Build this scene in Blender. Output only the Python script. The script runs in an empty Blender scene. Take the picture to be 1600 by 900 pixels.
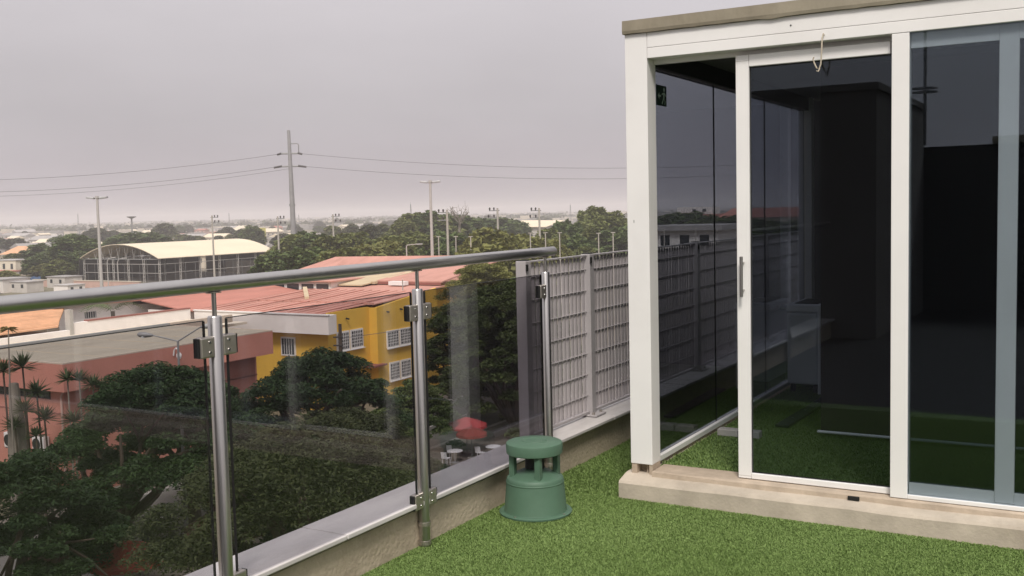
import bpy, math, random
import numpy as np
from mathutils import Vector, Matrix

sc = bpy.context.scene
col = sc.collection
R = math.radians

# ------------------------------------------------------------------ camera
# world axes: +Y along the parapet, +X towards the cabin, z = 0 the turf of the roof terrace
cam_d = bpy.data.cameras.new('camera')
cam = bpy.data.objects.new('camera', cam_d)
col.objects.link(cam)
cam_d.sensor_width = 36.0
cam_d.lens = 36.0 * 1616 / 1600
cam_d.clip_start = 0.05
cam_d.clip_end = 30000
ay = Vector((935, 143, -1616)).normalized()
amx = Vector((-2800, 55, -1616)).normalized()
az = (-amx).cross(ay).normalized()
ax = ay.cross(az).normalized()
rot = Matrix((ax, ay, az))
cam.matrix_world = Matrix.Translation((0, 0, 1.55)) @ rot.to_4x4()
sc.camera = cam

# ------------------------------------------------------------------ sky, sun, exposure
SUN_EL, SUN_AZ = R(50), R(152)          # azimuth clockwise from +Y
w = bpy.data.worlds.new('World')
sc.world = w
w.use_nodes = True
nt = w.node_tree
nt.nodes.clear()
N = nt.nodes.new
Lk = nt.links.new
out = N('ShaderNodeOutputWorld')
bg = N('ShaderNodeBackground')
sky = N('ShaderNodeTexSky')
sky.sky_type = 'NISHITA'
sky.sun_disc = False
sky.sun_elevation = SUN_EL
sky.sun_rotation = SUN_AZ
sky.air_density = 2.0
sky.dust_density = 6.0
sky.ozone_density = 1.0
hs = N('ShaderNodeHueSaturation')
hs.inputs['Saturation'].default_value = 0.25
hs.inputs['Value'].default_value = 0.055
Lk(sky.outputs[0], hs.inputs['Color'])
tc = N('ShaderNodeTexCoord')
sep = N('ShaderNodeSeparateXYZ')
Lk(tc.outputs['Generated'], sep.inputs[0])
ramp = N('ShaderNodeValToRGB')           # overcast: a little brighter towards the zenith
cr = ramp.color_ramp
cr.elements[0].position = 0.0
cr.elements[0].color = (0.312, 0.279, 0.299, 1)
cr.elements[1].position = 1.0
cr.elements[1].color = (0.66, 0.645, 0.645, 1)
e = cr.elements.new(0.09)
e.color = (0.292, 0.274, 0.289, 1)
e = cr.elements.new(0.27)
e.color = (0.372, 0.350, 0.368, 1)
Lk(sep.outputs['Z'], ramp.inputs[0])
noi = N('ShaderNodeTexNoise')
noi.inputs['Scale'].default_value = 1.7
noi.inputs['Detail'].default_value = 5
noi.inputs['Roughness'].default_value = 0.5
mp = N('ShaderNodeMapping')
mp.inputs['Scale'].default_value = (1, 1, 3.5)
Lk(tc.outputs['Generated'], mp.inputs[0])
Lk(mp.outputs[0], noi.inputs['Vector'])
mr = N('ShaderNodeMapRange')
mr.inputs['From Min'].default_value = 0.3
mr.inputs['From Max'].default_value = 0.7
mr.inputs['To Min'].default_value = 0.90
mr.inputs['To Max'].default_value = 1.13
Lk(noi.outputs[0], mr.inputs[0])
mul = N('ShaderNodeMix')
mul.data_type = 'RGBA'
mul.blend_type = 'MULTIPLY'
mul.inputs[0].default_value = 1
Lk(ramp.outputs[0], mul.inputs[6])
Lk(mr.outputs[0], mul.inputs[7])
mix = N('ShaderNodeMix')
mix.data_type = 'RGBA'
mix.inputs[0].default_value = 0.85
Lk(hs.outputs[0], mix.inputs[6])
Lk(mul.outputs[2], mix.inputs[7])
Lk(mix.outputs[2], bg.inputs[0])
bg.inputs[1].default_value = 1.0
Lk(bg.outputs[0], out.inputs[0])

sd = bpy.data.lights.new('sun', 'SUN')
sd.energy = 1.5
sd.angle = R(14)
sd.color = (1.0, 0.94, 0.86)
sun = bpy.data.objects.new('sun', sd)
col.objects.link(sun)
dirn = Vector((math.sin(SUN_AZ) * math.cos(SUN_EL), math.cos(SUN_AZ) * math.cos(SUN_EL), math.sin(SUN_EL)))
sun.rotation_euler = dirn.to_track_quat('Z', 'Y').to_euler()

sc.view_settings.view_transform = 'Standard'
sc.view_settings.look = 'None'
sc.view_settings.exposure = 0.91
sc.view_settings.gamma = 1
sc.view_settings.use_curve_mapping = False
sc.render.engine = 'CYCLES'
sc.cycles.max_bounces = 8
sc.cycles.transparent_max_bounces = 32
sc.cycles.volume_bounces = 1
sc.cycles.use_denoising = True

rng = np.random.default_rng(7)
rnd = random.Random(11)
G = -14.2                                # street level


# ------------------------------------------------------------------ materials
def new_mat(name):
    m = bpy.data.materials.new(name)
    m.use_nodes = True
    m.node_tree.nodes.clear()
    return m, m.node_tree


def pmat(name, c, rough=0.7, metal=0.0, var=0.12, scale=3.0, c2=None, bump=0.0, bscale=40.0, spec=0.4, stain=0.0, coord='Object', objvar=0.0, stretch=None):
    """principled with two-octave colour variation, optional stains and bump"""
    m, t = new_mat(name)
    n, l = t.nodes.new, t.links.new
    o = n('ShaderNodeOutputMaterial')
    b = n('ShaderNodeBsdfPrincipled')
    b.inputs['Roughness'].default_value = rough
    b.inputs['Metallic'].default_value = metal
    b.inputs['Specular IOR Level'].default_value = spec
    l(b.outputs[0], o.inputs[0])
    tc = n('ShaderNodeTexCoord')
    src = tc.outputs[coord]
    if stretch:
        mp = n('ShaderNodeMapping')
        mp.inputs['Scale'].default_value = stretch
        l(src, mp.inputs[0])
        src = mp.outputs[0]
    no = n('ShaderNodeTexNoise')
    no.inputs['Scale'].default_value = scale
    no.inputs['Detail'].default_value = 6
    no.inputs['Roughness'].default_value = 0.65
    l(src, no.inputs['Vector'])
    mx = n('ShaderNodeMix')
    mx.data_type = 'RGBA'
    if c2 is None:
        mx.inputs[6].default_value = tuple(v * (1 - var) for v in c) + (1,)
        mx.inputs[7].default_value = tuple(min(1, v * (1 + var)) for v in c) + (1,)
    else:
        mx.inputs[6].default_value = tuple(c) + (1,)
        mx.inputs[7].default_value = tuple(c2) + (1,)
    rp = n('ShaderNodeMapRange')
    rp.inputs['From Min'].default_value = 0.3
    rp.inputs['From Max'].default_value = 0.7
    l(no.outputs[0], rp.inputs[0])
    l(rp.outputs[0], mx.inputs[0])
    cur = mx.outputs[2]
    if stain:
        n2 = n('ShaderNodeTexNoise')
        n2.inputs['Scale'].default_value = scale * 0.35
        n2.inputs['Detail'].default_value = 8
        n2.inputs['Roughness'].default_value = 0.75
        l(src, n2.inputs['Vector'])
        r2 = n('ShaderNodeMapRange')
        r2.inputs['From Min'].default_value = 0.5
        r2.inputs['From Max'].default_value = 0.72
        r2.inputs['To Max'].default_value = stain
        l(n2.outputs[0], r2.inputs[0])
        m2 = n('ShaderNodeMix')
        m2.data_type = 'RGBA'
        m2.blend_type = 'MULTIPLY'
        l(r2.outputs[0], m2.inputs[0])
        l(cur, m2.inputs[6])
        m2.inputs[7].default_value = (0.45, 0.40, 0.34, 1)
        cur = m2.outputs[2]
    if objvar:
        oi = n('ShaderNodeObjectInfo')
        h = n('ShaderNodeHueSaturation')
        r3 = n('ShaderNodeMapRange')
        r3.inputs['To Min'].default_value = 1 - objvar
        r3.inputs['To Max'].default_value = 1 + objvar
        l(oi.outputs['Random'], r3.inputs[0])
        l(r3.outputs[0], h.inputs['Value'])
        l(cur, h.inputs['Color'])
        cur = h.outputs[0]
    l(cur, b.inputs['Base Color'])
    if bump:
        n3 = n('ShaderNodeTexNoise')
        n3.inputs['Scale'].default_value = bscale
        n3.inputs['Detail'].default_value = 4
        l(src, n3.inputs['Vector'])
        bp = n('ShaderNodeBump')
        bp.inputs['Strength'].default_value = bump
        bp.inputs['Distance'].default_value = 0.02
        l(n3.outputs[0], bp.inputs['Height'])
        l(bp.outputs[0], b.inputs['Normal'])
    return m


def glass_mat(name, tint, f0, gloss=(0.95, 0.97, 1.0)):
    """one face of a tinted pane: straight transmission plus a Schlick mirror layer"""
    m, t = new_mat(name)
    n, l = t.nodes.new, t.links.new
    o = n('ShaderNodeOutputMaterial')
    tr = n('ShaderNodeBsdfTransparent')
    tr.inputs[0].default_value = tuple(math.sqrt(v) for v in tint) + (1,)
    gl = n('ShaderNodeBsdfGlossy')
    gl.inputs['Roughness'].default_value = 0.0
    gl.inputs['Color'].default_value = tuple(gloss) + (1,)
    g = n('ShaderNodeNewGeometry')
    d = n('ShaderNodeVectorMath')
    d.operation = 'DOT_PRODUCT'
    l(g.outputs['Normal'], d.inputs[0])
    l(g.outputs['Incoming'], d.inputs[1])

    def mth(op, a, b):
        q = n('ShaderNodeMath')
        q.operation = op
        for i, v in enumerate((a, b)):
            if v is None:
                continue
            if isinstance(v, (int, float)):
                q.inputs[i].default_value = v
            else:
                l(v, q.inputs[i])
        return q.outputs[0]
    c = mth('ABSOLUTE', d.outputs['Value'], None)
    p = mth('POWER', mth('SUBTRACT', 1.0, c), 5.0)
    f = mth('ADD', mth('MULTIPLY', p, 1 - f0), f0)
    mx = n('ShaderNodeMixShader')
    l(f, mx.inputs[0])
    l(tr.outputs[0], mx.inputs[1])
    l(gl.outputs[0], mx.inputs[2])
    l(mx.outputs[0], o.inputs[0])
    return m


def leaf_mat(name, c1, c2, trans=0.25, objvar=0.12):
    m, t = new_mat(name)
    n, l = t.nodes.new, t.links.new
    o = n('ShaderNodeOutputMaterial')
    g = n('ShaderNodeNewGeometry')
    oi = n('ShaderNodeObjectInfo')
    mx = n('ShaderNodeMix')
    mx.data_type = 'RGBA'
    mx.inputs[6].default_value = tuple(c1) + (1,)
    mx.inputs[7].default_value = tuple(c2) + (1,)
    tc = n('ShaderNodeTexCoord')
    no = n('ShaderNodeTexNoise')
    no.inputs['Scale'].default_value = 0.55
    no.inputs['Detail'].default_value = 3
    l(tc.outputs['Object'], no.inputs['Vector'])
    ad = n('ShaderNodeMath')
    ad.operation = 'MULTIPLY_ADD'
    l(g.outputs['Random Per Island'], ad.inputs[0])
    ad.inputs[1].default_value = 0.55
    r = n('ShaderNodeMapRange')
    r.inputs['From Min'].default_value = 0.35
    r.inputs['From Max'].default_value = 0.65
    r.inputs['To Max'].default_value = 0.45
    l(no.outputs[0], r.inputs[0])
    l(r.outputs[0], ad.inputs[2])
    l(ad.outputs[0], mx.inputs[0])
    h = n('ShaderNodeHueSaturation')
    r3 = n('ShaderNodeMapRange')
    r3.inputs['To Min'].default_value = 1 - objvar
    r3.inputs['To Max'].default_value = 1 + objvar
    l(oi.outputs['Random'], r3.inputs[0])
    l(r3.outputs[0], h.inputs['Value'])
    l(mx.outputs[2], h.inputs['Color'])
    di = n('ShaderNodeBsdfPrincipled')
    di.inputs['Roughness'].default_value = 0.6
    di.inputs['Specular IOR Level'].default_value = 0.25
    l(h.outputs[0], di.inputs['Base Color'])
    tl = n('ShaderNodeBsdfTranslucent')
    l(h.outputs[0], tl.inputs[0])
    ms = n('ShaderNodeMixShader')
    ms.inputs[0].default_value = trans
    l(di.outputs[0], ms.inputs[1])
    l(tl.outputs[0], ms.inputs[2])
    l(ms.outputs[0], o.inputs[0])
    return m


M = {}
M['white'] = pmat('powder_coated_white', (0.80, 0.785, 0.77), 0.38, var=0.035, scale=2, stain=0.13)
M['steel'] = pmat('brushed_stainless', (0.50, 0.485, 0.475), 0.30, 1.0, var=0.06, scale=8, stretch=(1, 1, 0.1))
M['steel_clamp'] = pmat('cast_stainless', (0.47, 0.43, 0.39), 0.42, 0.9, var=0.08, scale=20)
M['screw'] = pmat('bright_screw', (0.75, 0.74, 0.72), 0.2, 1.0, var=0.03)
M['rubber'] = pmat('black_gasket', (0.012, 0.012, 0.012), 0.6, var=0.05)
M['rail_glass'] = glass_mat('smoked_rail_glass', (0.64, 0.63, 0.66), 0.026)
M['rail_glass_dark'] = glass_mat('dark_smoked_rail_glass', (0.44, 0.43, 0.465), 0.058)
M['clear_tint_glass'] = glass_mat('outer_bay_glass', (0.54, 0.59, 0.63), 0.058, (0.80, 0.90, 1.0))
M['door_glass'] = glass_mat('door_glass', (0.44, 0.47, 0.52), 0.046, (0.80, 0.90, 1.0))
M['cabin_glass'] = glass_mat('tinted_cabin_glass', (0.25, 0.272, 0.315), 0.05)
M['marble'] = pmat('marble_coping', (0.70, 0.665, 0.645), 0.45, c2=(0.52, 0.495, 0.49), scale=6, stain=0.35, bump=0.05, bscale=60, stretch=(1, 0.3, 1))
M['render_tan'] = pmat('parapet_render', (0.45, 0.38, 0.285), 0.9, var=0.14, scale=4, stain=0.45, bump=0.3, bscale=50)
M['concrete_plinth'] = pmat('plinth_concrete', (0.46, 0.40, 0.325), 0.9, var=0.15, scale=6, stain=0.3, bump=0.10, bscale=70)
M['screed'] = pmat('sill_screed', (0.43, 0.35, 0.27), 0.92, var=0.18, scale=8, stain=0.3, bump=0.15, bscale=60)
M['fascia'] = pmat('roof_fascia', (0.30, 0.265, 0.20), 0.85, var=0.14, scale=3, stain=0.4, bump=0.15, stretch=(1, 1, 0.5))
M['fence'] = pmat('fence_grey', (0.55, 0.505, 0.515), 0.55, var=0.06, scale=4, stain=0.12, objvar=0.05)
M['fence_post'] = pmat('fence_post_grey', (0.40, 0.375, 0.38), 0.5, var=0.05, scale=4, stain=0.1)
M['speaker'] = pmat('speaker_green', (0.080, 0.150, 0.100), 0.5, var=0.10, scale=6, stain=0.10, bump=0.08, bscale=220)
M['turf_base'] = pmat('turf_backing', (0.10, 0.16, 0.045), 0.9, var=0.3, scale=30)
M['blade'] = leaf_mat('turf_blade', (0.215, 0.325, 0.092), (0.335, 0.455, 0.16), 0.4, 0)
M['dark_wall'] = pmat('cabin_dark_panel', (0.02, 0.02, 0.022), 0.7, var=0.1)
M['ceiling'] = pmat('cabin_ceiling', (0.13, 0.125, 0.115), 0.8, var=0.1)
M['blind'] = pmat('blind_fabric', (0.030, 0.022, 0.020), 0.9, var=0.1, scale=12)
M['plastic_grey'] = pmat('appliance_grey', (0.70, 0.73, 0.76), 0.45, var=0.04)
M['plastic_white'] = pmat('appliance_white', (0.85, 0.86, 0.88), 0.4, var=0.04)
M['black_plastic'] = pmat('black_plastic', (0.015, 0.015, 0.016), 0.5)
M['sign_green'] = pmat('exit_sign_green', (0.008, 0.035, 0.02), 0.5, var=0.05)
M['sign_mark'] = pmat('exit_sign_mark', (0.62, 0.78, 0.68), 0.5, var=0.05)
M['cord'] = pmat('cord_beige', (0.48, 0.42, 0.33), 0.7, var=0.1)
M['terracotta'] = pmat('terracotta_paint', (0.50, 0.215, 0.165), 0.85, var=0.07, scale=0.5, stain=0.14)
M['terracotta_dark'] = pmat('terracotta_trim', (0.26, 0.10, 0.08), 0.85, var=0.1, scale=0.5)
M['flat_roof'] = pmat('flat_roof_membrane', (0.335, 0.30, 0.235), 0.9, var=0.12, scale=0.6, stain=0.3, stretch=(1, 0.35, 1))
M['floor_dimming'] = pmat('dimming_floor_black', (0.022, 0.022, 0.022), 0.9, var=0.15, scale=2)  # near-black tone chosen to keep the mirrored floor dim
M['annex_wall'] = pmat('annex_grey_wall', (0.055, 0.055, 0.052), 0.8, var=0.15, scale=1)
M['roof_lip'] = pmat('roof_lip', (0.50, 0.42, 0.34), 0.85, var=0.1)
M['yellow'] = pmat('yellow_paint', (0.76, 0.47, 0.07), 0.8, var=0.06, scale=0.6, stain=0.12)
M['wall_white'] = pmat('weathered_white_wall', (0.76, 0.71, 0.67), 0.85, var=0.06, scale=0.6, stain=0.16)
M['wall_cream'] = pmat('cream_wall', (0.62, 0.55, 0.45), 0.85, var=0.1, scale=0.5, stain=0.2, objvar=0.15)
M['wall_grey'] = pmat('grey_wall', (0.45, 0.42, 0.39), 0.85, var=0.1, scale=0.4, stain=0.2, objvar=0.2)
M['wall_pink'] = pmat('pale_pink_wall', (0.60, 0.40, 0.34), 0.85, var=0.1, scale=0.4, stain=0.2, objvar=0.15)
M['roof_pink'] = pmat('faded_red_roof', (0.50, 0.25, 0.20), 0.8, var=0.14, scale=0.7, stain=0.5, stretch=(1, 0.25, 1))
M['roof_red'] = pmat('red_roof', (0.42, 0.17, 0.13), 0.8, var=0.14, scale=0.7, stain=0.5, stretch=(1, 0.25, 1))
M['roof_orange'] = pmat('orange_tile', (0.64, 0.36, 0.21), 0.8, var=0.14, scale=1.0, stain=0.25, objvar=0.08)
M['roof_tan'] = pmat('tan_sheet_roof', (0.52, 0.41, 0.27), 0.8, var=0.12, scale=0.6, stain=0.3)
M['roof_grey'] = pmat('grey_sheet_roof', (0.34, 0.32, 0.31), 0.8, var=0.15, scale=0.3, objvar=0.25)
M['canopy_roof'] = pmat('cream_canopy_sheet', (0.72, 0.62, 0.47), 0.75, var=0.06, scale=0.15, stain=0.15, stretch=(1, 0.4, 1))
M['galv'] = pmat('galvanised_steel', (0.42, 0.42, 0.42), 0.5, 0.3, var=0.1, scale=1)
M['galv_mid'] = pmat('weathered_galvanised_steel', (0.25, 0.245, 0.25), 0.6, 0.1, var=0.12, scale=0.6)
M['galv_dark'] = pmat('dull_galvanised_steel', (0.25, 0.25, 0.25), 0.55, 0.3, var=0.1, scale=1)
M['conc_pole'] = pmat('pole_concrete', (0.40, 0.37, 0.33), 0.9, var=0.12, scale=0.8)
M['mast_paint'] = pmat('mast_paint', (0.42, 0.40, 0.38), 0.6, var=0.06)
M['insulator'] = pmat('dark_insulator', (0.05, 0.045, 0.045), 0.5)
M['wire'] = pmat('conductor_wire', (0.16, 0.155, 0.16), 0.6, 0.3)
M['window_dark'] = pmat('dark_window_glass', (0.03, 0.035, 0.04), 0.15, var=0.2, scale=0.7, spec=0.6)
M['frame_white'] = pmat('white_window_frame', (0.74, 0.72, 0.70), 0.6, var=0.04)
M['bark'] = pmat('bark', (0.075, 0.055, 0.042), 0.95, var=0.3, scale=3, bump=0.6, bscale=14, stretch=(1, 1, 0.3))
M['bark_grey'] = pmat('bark_grey', (0.20, 0.175, 0.145), 0.95, var=0.25, scale=3, bump=0.5, bscale=14, stretch=(1, 1, 0.3))
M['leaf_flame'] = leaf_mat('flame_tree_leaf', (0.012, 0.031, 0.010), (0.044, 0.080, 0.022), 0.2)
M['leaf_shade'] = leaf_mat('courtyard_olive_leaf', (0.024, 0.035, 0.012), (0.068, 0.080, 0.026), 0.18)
M['leaf_olive'] = leaf_mat('olive_leaf', (0.078, 0.098, 0.026), (0.20, 0.215, 0.065), 0.25)
M['leaf_dark'] = leaf_mat('dark_leaf', (0.045, 0.078, 0.022), (0.15, 0.19, 0.058), 0.22)
M['leaf_yellow'] = leaf_mat('yellow_green_leaf', (0.12, 0.13, 0.034), (0.26, 0.255, 0.08), 0.28)
M['leaf_far'] = leaf_mat('far_leaf', (0.055, 0.065, 0.030), (0.10, 0.11, 0.055), 0.2, 0.2)
M['palm_leaf'] = leaf_mat('palm_leaf', (0.045, 0.085, 0.028), (0.13, 0.16, 0.06), 0.25)
M['dracaena_leaf'] = leaf_mat('dracaena_leaf', (0.03, 0.055, 0.02), (0.085, 0.11, 0.04), 0.2)
M['dry_leaf'] = leaf_mat('dry_flower_leaf', (0.22, 0.17, 0.06), (0.38, 0.30, 0.12), 0.2)
M['asphalt'] = pmat('worn_asphalt', (0.135, 0.125, 0.115), 0.9, var=0.2, scale=0.4, stain=0.3, bump=0.1)
M['paving'] = pmat('courtyard_paving', (0.20, 0.175, 0.15), 0.9, var=0.2, scale=0.3, stain=0.3)
M['kerb'] = pmat('kerb_concrete', (0.38, 0.36, 0.33), 0.9, var=0.15, scale=1)
M['paint_white'] = pmat('road_paint', (0.6, 0.58, 0.54), 0.8, var=0.15, scale=2)
M['ground'] = pmat('city_ground', (0.20, 0.155, 0.12), 0.95, c2=(0.15, 0.15, 0.09), scale=0.012, stain=0.3)
M['parasol_red'] = pmat('parasol_red', (0.42, 0.05, 0.055), 0.8, var=0.1, scale=1)
M['tent_red'] = pmat('tent_dull_red', (0.26, 0.035, 0.03), 0.85, var=0.15, scale=0.8)
M['tent_dark'] = pmat('tent_maroon', (0.075, 0.022, 0.022), 0.85, var=0.15, scale=0.8)
M['blue'] = pmat('blue_gate_paint', (0.06, 0.12, 0.24), 0.6, var=0.12, scale=0.5)
M['skin'] = pmat('skin', (0.12, 0.07, 0.05), 0.6)
M['cloth_dark'] = pmat('dark_clothing', (0.03, 0.03, 0.04), 0.9, var=0.2, scale=4)
M['cloth_white'] = pmat('white_cap', (0.7, 0.68, 0.65), 0.8)
M['yellow_sign'] = pmat('pale_yellow_cladding', (0.66, 0.60, 0.20), 0.7, var=0.08)
M['tower_render'] = pmat('tower_render', (0.16, 0.15, 0.14), 0.9, var=0.12, scale=1, stain=0.3)


# ------------------------------------------------------------------ mesh building
def root_loc(o):
    v = Vector((0, 0, 0))
    while o is not None:
        v += o.location
        o = o.parent
    return v


class MB:
    def __init__(self):
        self.v, self.f = [], []

    def add(self, vs, fs):
        k = len(self.v)
        self.v += [tuple(p) for p in vs]
        self.f += [tuple(i + k for i in f) for f in fs]
        return self

    def box(self, x0, x1, y0, y1, z0, z1):
        return self.add([(x0, y0, z0), (x1, y0, z0), (x1, y1, z0), (x0, y1, z0), (x0, y0, z1), (x1, y0, z1), (x1, y1, z1), (x0, y1, z1)],
                        [(0, 3, 2, 1), (4, 5, 6, 7), (0, 1, 5, 4), (1, 2, 6, 5), (2, 3, 7, 6), (3, 0, 4, 7)])

    def bar(self, a, b, wx, wy):
        """rectangular bar from a to b"""
        a, b = Vector(a), Vector(b)
        d = (b - a).normalized()
        up = Vector((0, 0, 1)) if abs(d.z) < 0.95 else Vector((0, 1, 0))
        s = d.cross(up).normalized() * wx / 2
        u = s.cross(d).normalized() * wy / 2
        vs = []
        for p in (a, b):
            vs += [p - s - u, p + s - u, p + s + u, p - s + u]
        return self.add(vs, [(3, 2, 1, 0), (4, 5, 6, 7), (0, 1, 5, 4), (1, 2, 6, 5), (2, 3, 7, 6), (3, 0, 4, 7)])

    def path(self, pts, rad, n=8, cap=True):
        pts = [Vector(p) for p in pts]
        if isinstance(rad, (int, float)):
            rad = [rad] * len(pts)
        vs, fs = [], []
        prev = None
        for i, p in enumerate(pts):
            d = (pts[min(i + 1, len(pts) - 1)] - pts[max(i - 1, 0)]).normalized()
            if prev is None:
                ref = Vector((0, 0, 1)) if abs(d.z) < 0.9 else Vector((1, 0, 0))
                s = d.cross(ref).normalized()
            else:
                s = (prev - d * prev.dot(d)).normalized()
            prev = s
            u = d.cross(s)
            for k in range(n):
                a = 2 * math.pi * k / n
                vs.append(p + (s * math.cos(a) + u * math.sin(a)) * rad[i])
        for i in range(len(pts) - 1):
            for k in range(n):
                fs.append((i * n + k, i * n + (k + 1) % n, (i + 1) * n + (k + 1) % n, (i + 1) * n + k))
        if cap:
            fs.append(tuple(range(n - 1, -1, -1)))
            fs.append(tuple(range((len(pts) - 1) * n, len(pts) * n)))
        return self.add(vs, fs)

    def lathe(self, prof, c=(0, 0, 0), n=40):
        vs, fs = [], []
        for r, z in prof:
            for k in range(n):
                a = 2 * math.pi * k / n
                vs.append((c[0] + r * math.cos(a), c[1] + r * math.sin(a), c[2] + z))
        for i in range(len(prof) - 1):
            for k in range(n):
                fs.append((i * n + k, i * n + (k + 1) % n, (i + 1) * n + (k + 1) % n, (i + 1) * n + k))
        if prof[0][0] > 1e-6:
            fs.append(tuple(range(n - 1, -1, -1)))
        if prof[-1][0] > 1e-6:
            fs.append(tuple(range((len(prof) - 1) * n, len(prof) * n)))
        return self.add(vs, fs)

    def slab(self, quad, th):
        """thick sheet: quad of 4 points (counter-clockwise from above) extruded down by th"""
        q = [Vector(p) for p in quad]
        vs = q + [p - Vector((0, 0, th)) for p in q]
        return self.add(vs, [(0, 1, 2, 3), (7, 6, 5, 4), (0, 4, 5, 1), (1, 5, 6, 2), (2, 6, 7, 3), (3, 7, 4, 0)])

    def prism_y(self, poly, y0, y1):
        """polygon of (x, z) extruded along y"""
        n = len(poly)
        vs = [(x, y0, z) for x, z in poly] + [(x, y1, z) for x, z in poly]
        fs = [tuple(range(n)), tuple(range(2 * n - 1, n - 1, -1))]
        fs += [(i, i + n, (i + 1) % n + n, (i + 1) % n) for i in range(n)]
        return self.add(vs, fs)

    def build(self, name, mat, parent=None, smooth=False, bevel=0.0, at=None):
        org = root_loc(parent) if parent is not None else Vector(at or (0, 0, 0))
        me = bpy.data.meshes.new(name)
        me.from_pydata([(x - org.x, y - org.y, z - org.z) for x, y, z in self.v], [], self.f)
        me.materials.append(M[mat] if isinstance(mat, str) else mat)
        me.update()
        if smooth:
            me.polygons.foreach_set('use_smooth', [True] * len(me.polygons))
        o = bpy.data.objects.new(name, me)
        col.objects.link(o)
        if parent is not None:
            o.parent = parent
        else:
            o.location = org
        if bevel:
            b = o.modifiers.new('edge', 'BEVEL')
            b.width = bevel
            b.segments = 2
            b.limit_method = 'ANGLE'
        if smooth:
            try:
                mo = o.modifiers.new('smooth', 'EDGE_SPLIT')
                mo.split_angle = R(38)
            except Exception:
                pass
        return o


def box(name, mat, parent, x0, x1, y0, y1, z0, z1, bevel=0.0):
    return MB().box(x0, x1, y0, y1, z0, z1).build(name, mat, parent, bevel=bevel)


def tag(o, label, cat=None, group=None, kind=None):
    o['label'] = label
    if cat:
        o['category'] = cat
    if group:
        o['group'] = group
    if kind:
        o['kind'] = kind
    return o


def thing(name, label, cat, loc=(0, 0, 0), group=None, rz=0.0):
    o = bpy.data.objects.new(name, None)
    o.empty_display_size = 0.2
    col.objects.link(o)
    o.location = loc
    o.rotation_euler.z = rz
    return tag(o, label, cat, group)


def copy_tree(o, parent=None, name=None):
    c = o.copy()
    col.objects.link(c)
    c.parent = parent
    for ch in list(o.children):
        copy_tree(ch, c)
    return c


def mesh_np(name, verts, nper, mat, parent=None, at=(0, 0, 0)):
    """cloud of separate n-gons: verts (k, nper, 3)"""
    k = verts.shape[0]
    me = bpy.data.meshes.new(name)
    me.vertices.add(k * nper)
    me.vertices.foreach_set('co', verts.reshape(-1).astype(np.float32))
    me.loops.add(k * nper)
    me.loops.foreach_set('vertex_index', np.arange(k * nper, dtype=np.int32))
    me.polygons.add(k)
    me.polygons.foreach_set('loop_start', np.arange(0, k * nper, nper, dtype=np.int32))
    try:
        me.polygons.foreach_set('loop_total', np.full(k, nper, dtype=np.int32))
    except Exception:
        pass
    me.materials.append(M[mat])
    me.update(calc_edges=True)
    o = bpy.data.objects.new(name, me)
    col.objects.link(o)
    o.parent = parent
    if parent is None:
        o.location = at
    return o


def leaves(centers, size, aspect, flat, g):
    """diamond leaves at centers; flat 0..1 pulls them horizontal"""
    k = len(centers)
    nrm = g.normal(size=(k, 3))
    nrm[:, 2] = np.abs(nrm[:, 2]) + flat * 3
    nrm /= np.linalg.norm(nrm, axis=1)[:, None]
    a = g.normal(size=(k, 3))
    a -= nrm * np.sum(a * nrm, axis=1)[:, None]
    a /= np.linalg.norm(a, axis=1)[:, None]
    b = np.cross(nrm, a)
    s = size * g.uniform(0.6, 1.35, size=(k, 1))
    v = np.stack([centers + a * s, centers + b * s * aspect, centers - a * s, centers - b * s * aspect], axis=1)
    v[:, 0, 2] -= 0.25 * s[:, 0]
    v[:, 2, 2] -= 0.25 * s[:, 0]
    return v


# ================================================================== THE SETTING
# ground out to the horizon
mb = MB()
ring = [0, 300, 900, 2500, 6000]
nseg = 64
vs = [(0, 0, G)]
fs = []
for r in ring[1:]:
    vs += [(r * math.cos(2 * math.pi * k / nseg), r * math.sin(2 * math.pi * k / nseg), G) for k in range(nseg)]
for k in range(nseg):
    fs.append((0, 1 + k, 1 + (k + 1) % nseg))
for i in range(len(ring) - 2):
    for k in range(nseg):
        a = 1 + i * nseg
        b = a + nseg
        fs.append((a + k, b + k, b + (k + 1) % nseg, a + (k + 1) % nseg))
mb.add(vs, fs)
tag(mb.build('ground', 'ground'), 'dusty city ground reaching the hazy horizon', kind='structure')
# courtyard, pavement, kerbs, road below
tag(MB().box(-38.6, -3.2, -20, 130, G - 0.2, G + 0.14).build('courtyard_pavement', 'paving'), 'paved courtyard under the trees', kind='structure')
tag(MB().box(-47.2, -39.0, -60, 260, G - 0.2, G + 0.02).build('road', 'asphalt'), 'worn grey road beside the terracotta building', kind='structure')
kb = MB().box(-39.0, -38.6, -60, 260, G - 0.2, G + 0.15)
tag(kb.build('kerb', 'kerb'), 'concrete kerb along the courtyard side of the road', kind='structure')
tag(MB().box(-47.6, -47.2, -60, 260, G - 0.2, G + 0.15).build('kerb', 'kerb'), 'concrete kerb along the terracotta building side', kind='structure')
tag(MB().box(-50.3, -47.6, -60, 260, G - 0.2, G + 0.13).build('pavement', 'paving'), 'narrow pavement beside the terracotta building', kind='structure')
for y in range(0, 90, 6):
    tag(MB().box(-43.2, -43.05, y, y + 3, G, G + 0.026).build('road_marking', 'paint_white'), 'faded white lane dash on the road', kind='structure')

# the building we stand on
host = thing('terrace_building', 'building carrying the roof terrace with its plain outer wall', 'building', (2, 3, G))
box('outer_wall', 'render_tan', host, -2.93, 9.0, -16, 16, G, -0.012)

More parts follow.
